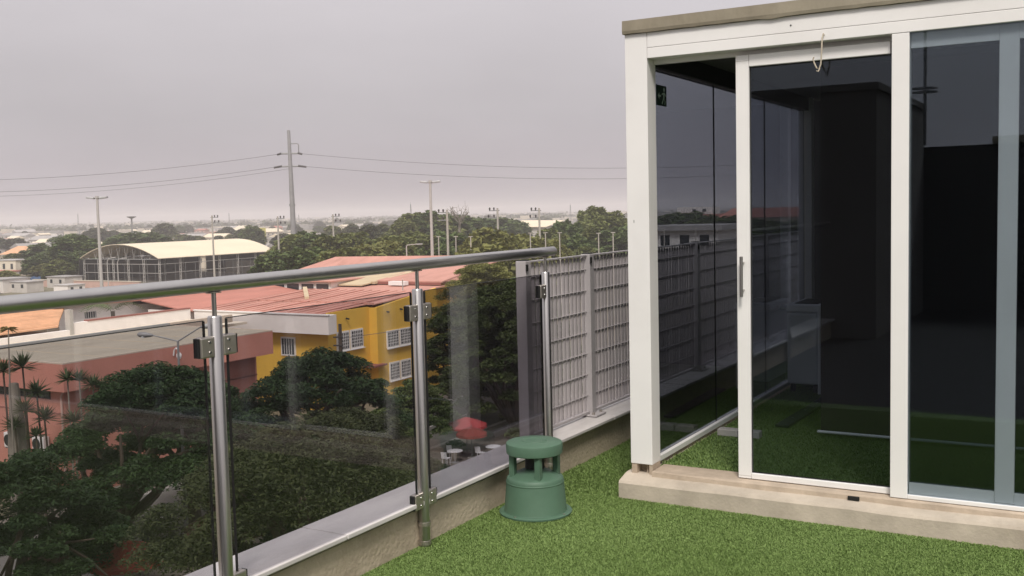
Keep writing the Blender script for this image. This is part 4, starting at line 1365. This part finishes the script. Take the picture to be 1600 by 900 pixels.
def flame_tree(label, x, y, zt, rad, zb, seed, nleaf=42000, mat='leaf_flame', trunk='bark', group='large dark courtyard trees', leaf=.125, off=(0, 0)):
    """broad layered crown from zb to zt over a forking trunk"""
    g = np.random.default_rng(seed)
    z0 = G + .14
    root = thing('courtyard_tree', label, 'tree', (x, y, z0), group)
    H = zt - z0
    fork = z0 + (zb - z0) * 0.62 + 0.8
    tk = MB()
    tk.path([(x, y, z0 - .1), (x + .05, y, z0 + .5), (x + g.normal() * .12, y + g.normal() * .12, (z0 + fork) / 2), (x + .1, y - .05, fork)], [.48, .38, .33, .36], 12)
    npad = 95
    pads = []
    for i in range(npad):
        a = 2.39996 * i + g.normal() * .25
        rr = rad * math.sqrt((i + .5) / npad) * g.uniform(.88, 1.12)
        t = min(1, rr / rad)
        top = zt - (zt - zb) * 0.62 * t ** 2.2
        z = top - abs(g.normal()) * 0.5 - (g.random() < .28) * g.uniform(.5, 1) * (top - zb) * .6
        pads.append((x + off[0] + rr * math.cos(a), y + off[1] + rr * math.sin(a), z, g.uniform(.75, 1.45) * rad / 5.2))
    nl = 9
    for k in range(nl):
        a = 2 * math.pi * k / nl + g.normal() * .25
        rr = rad * g.uniform(.5, .8)
        tip = (x + off[0] + rr * math.cos(a), y + off[1] + rr * math.sin(a), zt - (zt - zb) * g.uniform(.3, .55))
        pth = limb_path((x + .1, y - .05, fork - .2), tip, .35, g)
        tk.path(pth, list(np.linspace(.2, .06, len(pth))), 7)
        for j in range(4):
            b = pth[3 + (j % 2)]
            q = pads[int(g.integers(npad))]
            if math.dist(b, q[:3]) < rad * .8:
                pp = limb_path(b, (q[0], q[1], q[2] - .15), .2, g, 4)
                tk.path(pp, [.07, .05, .04, .02], 5)
    tk.build('trunk', trunk, root, smooth=False)
    per = nleaf // npad
    cs = []
    for (px, py_, pz, pr) in pads:
        u = g.normal(size=(per, 3))
        u /= np.linalg.norm(u, axis=1)[:, None]
        rr = g.uniform(0, 1, (per, 1)) ** .45
        q = u * rr * np.array([pr, pr, pr * .30])
        q[:, 2] -= 0.22 * pr * (np.hypot(q[:, 0], q[:, 1]) / pr) ** 2
        cs.append(q + np.array([px, py_, pz]))
    cs = np.concatenate(cs) - np.array([x, y, z0])
    v = leaves(cs, leaf, 0.36, .45, g)
    mesh_np('crown', v, 4, mat, root)
    return root


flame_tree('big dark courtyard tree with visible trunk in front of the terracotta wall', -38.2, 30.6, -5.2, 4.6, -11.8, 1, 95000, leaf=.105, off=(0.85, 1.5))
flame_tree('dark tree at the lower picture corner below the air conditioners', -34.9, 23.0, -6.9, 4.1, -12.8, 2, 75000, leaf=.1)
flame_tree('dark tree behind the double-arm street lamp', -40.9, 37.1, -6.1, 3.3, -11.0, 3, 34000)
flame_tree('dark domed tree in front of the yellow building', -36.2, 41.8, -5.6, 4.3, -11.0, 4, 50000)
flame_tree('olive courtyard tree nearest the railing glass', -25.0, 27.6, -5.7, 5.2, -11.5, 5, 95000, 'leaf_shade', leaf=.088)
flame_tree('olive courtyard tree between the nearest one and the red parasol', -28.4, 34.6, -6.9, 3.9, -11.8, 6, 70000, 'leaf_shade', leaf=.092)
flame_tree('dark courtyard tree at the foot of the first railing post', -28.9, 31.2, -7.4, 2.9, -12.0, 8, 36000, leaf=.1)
flame_tree('dark tall tree standing behind the red parasol', -38.5, 66.5, -3.4, 5.2, -13.4, 9, 60000, 'leaf_dark', leaf=.16)
flame_tree('yellowish tall tree behind the end of the handrail', -46.2, 75.0, -2.6, 4.6, -11.5, 10, 42000, 'leaf_yellow')
flame_tree('dark bushy tree reaching up to the fence end', -35.4, 60.8, -3.9, 4.0, -13.6, 14, 50000, 'leaf_dark', leaf=.15)
flame_tree('dark bushy tree behind the dull red parasol', -42.0, 66.0, -5.0, 4.0, -13.4, 15, 46000, 'leaf_dark', leaf=.15)
flame_tree('dark low tree left of the red parasol', -38.5, 53.3, -9.2, 2.8, -13.0, 12, 30000, 'leaf_dark')
flame_tree('brownish tree below the slatted fence', -39.3, 66.4, -8.5, 3.6, -13.0, 13, 32000, 'leaf_olive')


def tree_proto(kind, mat, seed, npad, per, size, squash, low, trunk='bark_grey'):
    """unit tree: height 1, crown radius 1"""
    g = np.random.default_rng(seed)
    tk = MB()
    tk.path([(0, 0, -.01), (.02, .0, .3), (.0, .02, .55)], [.05, .036, .028], 7)
    pads = []
    for i in range(npad):
        a = 2.39996 * i
        t = math.sqrt((i + .5) / npad)
        rr = t * g.uniform(.75, 1.0)
        top = 0.93 - squash * t ** 2.4
        z = g.uniform(low, top) if g.random() < .45 else top - abs(g.normal()) * .04
        pads.append((rr * math.cos(a), rr * math.sin(a), z))
    for k in range(6):
        q = pads[int(g.integers(npad))]
        tk.path([(0, .02, .45), (q[0] * .5, q[1] * .5, .4 + (q[2] - .4) * .6), q], [.022, .014, .006], 5)
    cs = []
    for q in pads:
        u = g.normal(size=(per, 3))
        u /= np.linalg.norm(u, axis=1)[:, None]
        pr = g.uniform(.2, .34)
        cs.append(u * (g.uniform(0, 1, (per, 1)) ** .4) * np.array([pr, pr, pr * .33]) + np.array(q))
    v = leaves(np.concatenate(cs), size, .5, .25, g)
    # keep leaf proportions although z is a different unit (height ~ 3.2 radii)
    c_ = v.mean(axis=1, keepdims=True)
    v = c_ + (v - c_) * np.array([1, 1, .33])
    root = thing('grove_tree', 'tree in the grove', 'tree', (0, 0, 0), 'grove trees')
    tk.build('trunk', trunk, root)
    mesh_np('crown', v, 4, mat, root)
    return root


PRO = {0: [tree_proto('a', 'leaf_dark', 21, 60, 110, .115, .50, .22), tree_proto('b', 'leaf_dark', 22, 55, 120, .11, .40, .28)],
       1: [tree_proto('c', 'leaf_yellow', 23, 70, 120, .10, .38, .10), tree_proto('d', 'leaf_yellow', 24, 60, 120, .11, .48, .12)],
       2: [tree_proto('e', 'leaf_olive', 25, 55, 110, .11, .45, .2), tree_proto('f', 'leaf_olive', 26, 48, 110, .12, .55, .25)],
       3: [tree_proto('g', 'leaf_far', 27, 60, 90, .13, .42, .2)]}
TL = [(-232,170,6.0,2.4,2),(-262,186,6.5,2.8,0),(-224,150,4.5,2.0,1),(-214,138,4.0,1.8,2),(-300,205,6.0,3.0,2),(-296,211,8.9,4.1,0),(-251,190,12.0,4.3,0),(-263,195,7.5,3.3,2),(-241,184,7.6,2.6,0),(-272,189,2.2,1.7,2),(-258,185,4.0,2.5,1),(-238,174,3.7,2.0,2),(-475,373,11.7,7.6,3),(-501,405,9.7,5.2,3),(-444,392,13.3,6.2,3),(-295,246,11.5,5.8,0),(-298,256,11.1,5.5,0),(-316,257,9.1,4.2,0),(-404,368,7.8,3.9,2),(-382,357,7.3,3.1,2),(-388,377,6.7,2.9,3),(-382,380,7.2,2.9,2),(-349,354,10.1,3.6,3),(-309,319,12.2,3.7,0),(-151,167,11.8,3.5,2),(-156,176,12.2,3.7,0),(-143,166,12.1,3.5,0),(-131,156,11.8,3.0,2),(-138,169,11.9,3.2,2),(-142,178,12.0,3.3,2),(-186,239,12.5,3.7,3),(-201,266,12.4,3.7,3),(-273,340,11.8,3.7,3),(-293,352,11.2,3.3,2),(-115,124,10.2,2.7,0),(-109,122,10.7,2.8,0),(-107,123,10.7,2.8,0),(-101,121,10.6,2.5,2),(-102,126,10.7,2.8,2),(-103,131,10.7,2.7,1),(-103,137,11.1,2.7,1),(-123,160,11.1,2.7,2),(-114,154,11.7,3.1,2),(-172,236,14.2,3.9,2),(-175,246,15.9,4.8,2),(-172,248,16.2,4.5,0),(-169,250,15.3,4.8,2),(-171,260,15.2,4.2,0),(-178,279,14.5,4.5,0),(-190,307,13.6,5.3,0),(-195,327,13.3,5.6,0),(-200,347,12.5,4.5,0),(-123,172,12.0,3.9,2),(-114,165,11.6,3.5,2),(-112,167,12.0,3.2,0),(-107,164,11.8,3.1,0),(-97,135,10.4,2.7,2),(-92,132,10.2,2.4,0),(-92,137,10.4,2.5,0),(-93,143,10.0,2.3,0),(-79,127,12.3,2.4,1),(-78,129,13.1,2.8,1),(-76,130,12.5,2.6,1),(-76,135,12.0,2.5,1),(-77,141,11.4,2.4,1),(-77,146,10.8,2.2,1),(-62,103,11.7,2.5,1),(-67,106,11.0,1.9,1),(-59,104,11.2,2.2,1),(-108,203,11.7,2.6,2),(-111,214,13.0,2.4,0),(-114,224,13.3,2.2,0),(-103,207,12.7,2.6,0),(-85,171,10.9,2.8,0),(-92,178,11.0,2.5,2),(-108,227,16.5,3.1,2),(-102,219,14.2,3.9,2),(-104,230,15.2,2.8,2),(-98,221,13.5,3.0,2),(-95,200,12.5,3.5,2),(-87,192,11.8,3.4,0),(-87,199,12.1,3.2,0),(-79,162,9.3,2.0,2),(-91,214,12.4,3.4,0),(-125,310,12.8,4.5,0),(-124,322,13.7,5.0,0),(-119,325,14.0,5.0,0),(-108,308,13.0,5.1,0),(-97,291,12.7,4.8,0),(-94,293,12.9,4.5,0),(-83,276,12.0,4.5,0),(-79,278,11.5,4.5,0),(-72,271,11.5,4.3,0),(-68,273,11.8,4.3,0),(-67,181,11.7,2.6,0),(-65,194,12.0,3.0,0),(-62,196,12.1,3.0,0),(-88,227,11.8,3.3,2)]
SPECIAL = {(-108, 227): 'tall tree with a rounded crown rising above its neighbours near the cabin post', (-78, 129): 'large yellow-green bushy tree behind the handrail end', (-175, 246): 'broad tree that tops the grove beside the second mast light',
           (-251, 190): 'dark tree standing just left of the arched canopy', (-444, 392): 'rounded hazy tree above the canopy roof'}
KL = ['dark green tree in the grove beyond the roofs', 'yellow-green bushy tree beyond the handrail', 'olive green tree in the grove beyond the roofs', 'hazy grey-green round tree in the far city']
GL = ['dark grove trees', 'yellow-green bushy trees', 'olive grove trees', 'hazy far trees']
first = {}
tr_ = random.Random(3)
for (x, y, h, r, k) in TL:
    j = tr_.randrange(len(PRO[k]))
    pr = PRO[k][j]
    o = pr if (k, j) not in first else copy_tree(pr)
    first[(k, j)] = 1
    o.location = (x, y, G)
    o.rotation_euler.z = tr_.uniform(0, 6.28)
    rr = r * (1.75 if k != 3 else 1.2)
    o.scale = (rr, rr * tr_.uniform(.9, 1.1), h * 1.03)
    o['label'] = SPECIAL.get((x, y), KL[k])
    o['group'] = GL[k]
# more hazy trees between the far houses
for i in range(70):
    d = 420 * (1300 / 420) ** tr_.random()
    u = tr_.uniform(-0.54, 0.10)
    p = FWD * d + RGT * (u * d)
    o = copy_tree(PRO[3][0] if i % 3 else PRO[0][1])
    o.location = (p.x, p.y, G)
    o.rotation_euler.z = tr_.uniform(0, 6.28)
    r = tr_.uniform(3.5, 7)
    o.scale = (r, r, tr_.uniform(6, 10.5))
    o['label'] = KL[3]
    o['group'] = GL[3]
# far woods as one mass
g = np.random.default_rng(77)
cs = []
for i in range(700):
    d = 1200 * (5000 / 1200) ** g.random()
    u = g.uniform(-.56, .5)
    p = FWD * d + RGT * (u * d)
    a = g.normal(size=(26, 3)) * np.array([7, 7, 1.6])
    a[:, 2] = np.abs(a[:, 2]) + g.uniform(2, 6)
    cs.append(a + np.array([p.x, p.y, G]))
tag(mesh_np('distant_woods', leaves(np.concatenate(cs), 3.2, .7, .3, g), 4, 'leaf_far'), 'distant belt of hazy trees along the horizon', 'woods', kind='stuff')

# bare tree above the grove
bt = thing('bare_tree', 'leafless bare tree poking above the grove beside a utility pole', 'tree', (-152, 235, G))
g = np.random.default_rng(5)
q = MB()
q.path([(-152, 235, G), (-152, 235, -3), (-151.8, 235, -.5)], [.4, .3, .2], 6)
for k in range(16):
    a = g.uniform(0, 6.28)
    e = (-151.8 + 3.6 * math.cos(a) * g.uniform(.4, 1), 235 + 3.6 * math.sin(a) * g.uniform(.4, 1), g.uniform(.6, 3.2))
    pth = limb_path((-151.8, 235, g.uniform(-2.5, -.5)), e, .5, g)
    q.path(pth, list(np.linspace(.13, .04, 6)), 4)
    for j in range(3):
        b = pth[3 + j % 2]
        q.path([b, tuple(np.array(b) + g.normal(size=3) * .7 + np.array([0, 0, .7]))], [.06, .03], 4)
q.build('branches', 'bark_grey', bt)


# palms and spiky plants
def rosette(name, parent, c0, n, ln, wd, g, mat, droop=.35, up=.9):
    vs = []
    for k in range(n):
        a = g.uniform(0, 2 * math.pi)
        el = g.uniform(-.25, up)
        d = np.array([math.cos(a) * math.cos(el), math.sin(a) * math.cos(el), math.sin(el)])
        s = np.cross(d, [0, 0, 1])
        s /= np.linalg.norm(s) + 1e-9
        L = ln * g.uniform(.75, 1.15)
        p1 = d * L * .5
        p2 = d * L - np.array([0, 0, droop * L])
        z = np.zeros(3)
        vs.append(np.stack([z - s * wd * .3, z + s * wd * .3, p1 + s * wd * .5, p2, p1 - s * wd * .5]))
    v = np.stack(vs) + np.array(c0) - np.array(root_loc(parent))
    return mesh_np(name, v, 5, mat, parent)


g = np.random.default_rng(9)
dr_ = thing('dracaena_clump', 'clump of spiky dracaenas around the cut trunk before terracotta wall', 'plant', (-48.8, 33.2, G))
for (x, y, z, s) in ((-49.0, 33.5, -6.0, 1.0), (-49.9, 33.0, -6.2, .9), (-48.1, 33.6, -7.3, .95), (-48.0, 32.8, -8.1, .9), (-47.3, 33.4, -8.6, .9), (-48.6, 32.6, -8.9, .8), (-47.5, 33.0, -9.4, .7)):
    MB().path([(x + .2, y, G), (x + .1, y + .05, (G + z) / 2), (x, y, z)], [.08, .06, .05], 6).build('stem', 'bark', dr_)
    rosette('leaf_rosette', dr_, (x, y, z), 80, 1.0 * s, .085, g, 'dracaena_leaf', .06, 1.25)
d2 = thing('dracaena_row', 'row of slim dracaenas at the terracotta corner beside the big tree', 'plant', (-46.3, 34.9, G))
for (x, y, z, s) in ((-47.0, 34.65, -6.7, .85), (-46.45, 34.95, -6.75, .85), (-45.8, 35.25, -7.0, .9), (-45.4, 35.5, -7.2, .8), (-45.8, 34.0, -8.7, .95), (-45.2, 34.6, -9.1, .7)):
    MB().path([(x + .1, y, G), (x + .05, y, (G + z) / 2), (x, y, z)], [.06, .05, .04], 6).build('stem', 'bark_grey', d2)
    rosette('leaf_rosette', d2, (x, y, z), 70, .9 * s, .075, g, 'dracaena_leaf', .08, 1.2)
ct = thing('cut_palm_trunk', 'thick grey cut palm trunk standing before the terracotta wall', 'tree trunk', (-49.2, 33.1, G))
MB().path([(-49.1, 33.1, G), (-49.15, 33.1, -10), (-49.25, 33.15, -8.2), (-49.4, 33.2, -6.85), (-49.4, 33.2, -6.8)], [.62, .5, .33, .24, .15], 12).build('stem', 'bark_grey', ct, smooth=True)
fl = thing('tall_flower_stalk', 'thin dry flower stalk rising beside the cut trunk', 'plant', (-46.1, 30.9, G))
MB().path([(-46.3, 30.9, G), (-46.2, 30.85, -6.5), (-46.05, 30.85, -3.6)], [.06, .045, .03], 6).build('stem', 'bark_grey', fl)
rosette('flower_head', fl, (-46.05, 30.85, -3.6), 30, .5, .05, g, 'dry_leaf', .35, .7)
pm = thing('small_palm', 'small dusty palm behind the white wall with red capping', 'palm', (-69.2, 55.5, G))
MB().path([(-69.2, 55.5, G), (-69.2, 55.5, -5.75)], [.22, .16], 8).build('trunk', 'bark_grey', pm)
for k in range(11):
    a = 2 * math.pi * k / 11
    vs = []
    L = 2.3
    for t in np.linspace(.1, 1, 16):
        b = np.array([math.cos(a) * L * t, math.sin(a) * L * t, L * 1.0 * t - L * .95 * t * t]) + np.array([0, 0, -5.75 - G])
        for s in (-1, 1):
            sd2 = np.array([-math.sin(a), math.cos(a), -.35]) * s * .55 * (1 - .6 * t)
            fw = np.array([math.cos(a), math.sin(a), 0]) * .22
            vs.append(np.stack([b - fw * .15, b + fw * .15, b + sd2 + fw * 1.2, b + sd2 + fw * 1.05]))
    mesh_np('frond', np.stack(vs), 4, 'palm_leaf', pm)

# ================================================================== COURTYARD THINGS
def parasol(x, y, zt, rad, mat, lab, drop=.55, n=8):
    o = thing('parasol', lab, 'parasol', (x, y, G + .14), 'courtyard parasols')
    q = MB()
    vs = [(x, y, zt)]
    for rr, dz in ((.5, drop * .42), (1.0, drop)):
        for k in range(n * 2):
            a = math.pi * k / n
            r_2 = rad * rr * (1 if k % 2 == 0 else .95)
            vs.append((x + r_2 * math.cos(a), y + r_2 * math.sin(a), zt - dz - (0 if k % 2 == 0 else .03)))
    for k in range(n * 2):
        a = math.pi * k / n
        vs.append((x + rad * math.cos(a), y + rad * math.sin(a), zt - drop - .18))
    m2 = n * 2
    fs = [(0, 1 + k, 1 + (k + 1) % m2) for k in range(m2)]
    for j in range(2):
        fs += [(1 + j * m2 + k, 1 + (j + 1) * m2 + k, 1 + (j + 1) * m2 + (k + 1) % m2, 1 + j * m2 + (k + 1) % m2) for k in range(m2)]
    q.add(vs, fs).build('canopy', mat, o)
    MB().path([(x, y, G + .14), (x, y, zt + .08)], .03, 8).build('pole', 'galv_dark', o)
    MB().path([(x, y, G + .14), (x, y, G + .24)], .3, 14).build('base', 'kerb', o)
    return o


parasol(-35.9, 55.7, -11.7, 1.35, 'parasol_red', 'bright red parasol seen through the third glass panel', .5)
parasol(-34.7, 54.4, -11.95, 1.0, 'tent_red', 'smaller dull red parasol beside the bright red one', .45)
parasol(-36.9, 27.0, -11.4, 1.9, 'tent_dark', 'dark red parasol at the lower left below the trees', .75)
parasol(-34.6, 27.8, -11.5, 1.7, 'tent_red', 'brick red parasol beside the tree trunk', .7)
parasol(-33.2, 32.4, -11.0, 2.1, 'tent_dark', 'wide maroon parasol under the street lamp', .9)


def table(x, y, lab):
    o = thing('cafe_table', lab, 'table', (x, y, G + .14), 'courtyard tables')
    MB().path([(x, y, G + .86), (x, y, G + .89)], .5, 18).build('table_top', 'plastic_white', o)
    MB().path([(x, y, G + .14), (x, y, G + .86)], .04, 8).build('leg', 'galv', o)
    MB().path([(x, y, G + .14), (x, y, G + .17)], .28, 14).build('base', 'galv', o)
    for k, wh in ((0, 'on the railing side of'), (1, 'on the road side of')):
        a = 2.1 * k + x
        cx, cy = x + .85 * math.cos(a), y + .85 * math.sin(a)
        c_ = thing('cafe_chair', 'white plastic chair ' + wh + ' the ' + lab.split(' ', 1)[1], 'chair', (cx, cy, G + .14), 'courtyard chairs')
        box('seat', 'plastic_white', c_, cx - .2, cx + .2, cy - .2, cy + .2, G + .58, G + .61)
        ox, oy = .2 * math.cos(a), .2 * math.sin(a)
        MB().bar((cx + ox, cy + oy, G + .6), (cx + ox * 1.3, cy + oy * 1.3, G + 1.0), .38, .03).build('backrest', 'plastic_white', c_)
        for sx in (-.17, .17):
            for sy in (-.17, .17):
                MB().path([(cx + sx, cy + sy, G + .14), (cx + sx, cy + sy, G + .58)], .018, 6).build('leg', 'plastic_white', c_)


table(-35.2, 53.2, 'white cafe table under the bright red parasol')
table(-33.6, 55.2, 'white cafe table under the dull red parasol')


def person(x, y, rz, lab, shirt, hat):
    """standing figure grown from one skeleton"""
    z0 = G + .14
    J = [(0, 0, .95), (0, 0, 1.15), (0, .02, 1.38), (0, .04, 1.50), (0, .06, 1.62), (0, .07, 1.74),
         (.19, .02, 1.40), (.25, .06, 1.14), (.20, .24, .98), (-.19, .02, 1.40), (-.25, .06, 1.14), (-.2, .24, .98),
         (.10, 0, .90), (.11, .03, .50), (.11, 0, .08), (.11, .14, .04), (-.10, 0, .90), (-.12, -.02, .50), (-.12, -.06, .08), (-.12, .08, .04)]
    E_ = [(0, 1), (1, 2), (2, 3), (3, 4), (4, 5), (2, 6), (6, 7), (7, 8), (2, 9), (9, 10), (10, 11), (0, 12), (12, 13), (13, 14), (14, 15), (0, 16), (16, 17), (17, 18), (18, 19)]
    RAD = [.15, .15, .16, .065, .095, .09, .065, .05, .035, .065, .05, .035, .09, .065, .045, .035, .09, .065, .045, .035]
    me = bpy.data.meshes.new('person')
    me.from_pydata(J, E_, [])
    o = bpy.data.objects.new('person', me)
    col.objects.link(o)
    o.location = (x, y, z0)
    o.rotation_euler.z = rz
    me.materials.append(M[shirt])
    s = o.modifiers.new('skin', 'SKIN')
    me.skin_vertices[0].use_root if False else None
    if not me.skin_vertices:
        me.attributes.new if False else None
    for i, r in enumerate(RAD):
        me.skin_vertices[0].data[i].radius = (r, r * .85)
    me.skin_vertices[0].data[0].use_root = True
    o.modifiers.new('sub', 'SUBSURF').levels = 1
    o.modifiers['sub'].render_levels = 1
    tag(o, lab, 'person')
    hm = MB().lathe([(.15, 1.71), (.15, 1.725), (.105, 1.74), (.10, 1.80), (.06, 1.84), (0, 1.85)], (0, .07, 0), 16)
    ho = hm.build('hat', hat, None)
    ho.parent = o
    hd = MB().lathe([(.0, 1.53), (.06, 1.55), (.095, 1.63), (.1, 1.72), (.0, 1.74)], (0, .075, 0), 14).build('head', 'skin', None, smooth=True)
    hd.parent = o
    hd.location = (0, 0, 0)
    return o


try:
    person(-38.0, 31.6, R(20), 'person in dark clothes and white cap beside the big tree trunk', 'cloth_dark', 'cloth_white')
except Exception as ex:
    print('PERSON', ex)

# ================================================================== LABELS THAT PLACE EACH OF THE LOOK-ALIKES
MARKS = [(-9, 'the picture edge'), (-0.455, 'the orange hipped house'), (-0.40, 'the first mast light'), (-0.29, 'the arched canopy end'), (-0.215, 'the tall pylon'), (-0.175, 'the grove utility pole'),
         (-0.08, 'the second mast light'), (-0.015, 'the bush utility pole'), (0.026, 'the warehouse pole'), (0.112, 'the cabin corner post'), (0.22, 'the sliding door stile')]
ROWS = [(140, 'nearest row'), (185, 'near row'), (235, 'middle row'), (300, 'rear row'), (420, 'last row'), (600, 'nearer haze'), (850, 'deeper haze'), (9e9, 'deepest haze')]
ORD = ['first', 'second', 'third', 'fourth', 'fifth', 'sixth', 'seventh', 'eighth', 'ninth', 'tenth', 'eleventh', 'twelfth']


def place_labels(objs, short):
    bins = {}
    for o in objs:
        d = o.location.dot(FWD)
        u = o.location.dot(RGT) / d
        mk_ = [m for m in MARKS if u >= m[0]][-1][1]
        rw = [q[1] for q in ROWS if d < q[0]][0]
        bins.setdefault((short(o), mk_, rw), []).append((u, o))
    for (nm, mk_, rw), v in bins.items():
        v.sort(key=lambda q: q[0])
        for i, (u, o) in enumerate(v):
            od = (ORD[i] + ' ') if len(v) > 1 and i < len(ORD) else ''
            o['label'] = '%s%s right of %s, %s' % (od, nm, mk_, rw)


place_labels([o for o in col.objects if o.parent is None and o.name.startswith('grove_tree') and o['label'] in KL],
             lambda o: {KL[0]: 'dark green grove tree', KL[1]: 'yellow-green bushy tree', KL[2]: 'olive grove tree', KL[3]: 'hazy round tree'}[o['label']])
place_labels([o for o in col.objects if o.parent is None and o.name.startswith('city_house')],
             lambda o: ['low grey house', 'tall cream block', 'small white house', 'pink gabled house', 'long grey hall', 'cream gabled shed'][DESC.index(o['label'])])
place_labels([o for o in col.objects if o.parent is None and o.name.startswith('short_lamp_post')], lambda o: 'pale short lamp post')

# ================================================================== HAZE
hz = MB().box(-6300, 6300, -6300, 6300, G - 1.5, 30.0).build('haze', 'ground')
hm_, t = new_mat('haze_air')
o_ = t.nodes.new('ShaderNodeOutputMaterial')
pv_ = t.nodes.new('ShaderNodeVolumePrincipled')
pv_.inputs['Color'].default_value = (0.97, 0.93, 0.95, 1)
pv_.inputs['Density'].default_value = 0.00043
pv_.inputs['Anisotropy'].default_value = 0.1
t.links.new(pv_.outputs[0], o_.inputs['Volume'])
hz.data.materials.clear()
hz.data.materials.append(hm_)
tag(hz, 'pale dusty haze filling the air over the city', 'haze', kind='stuff')
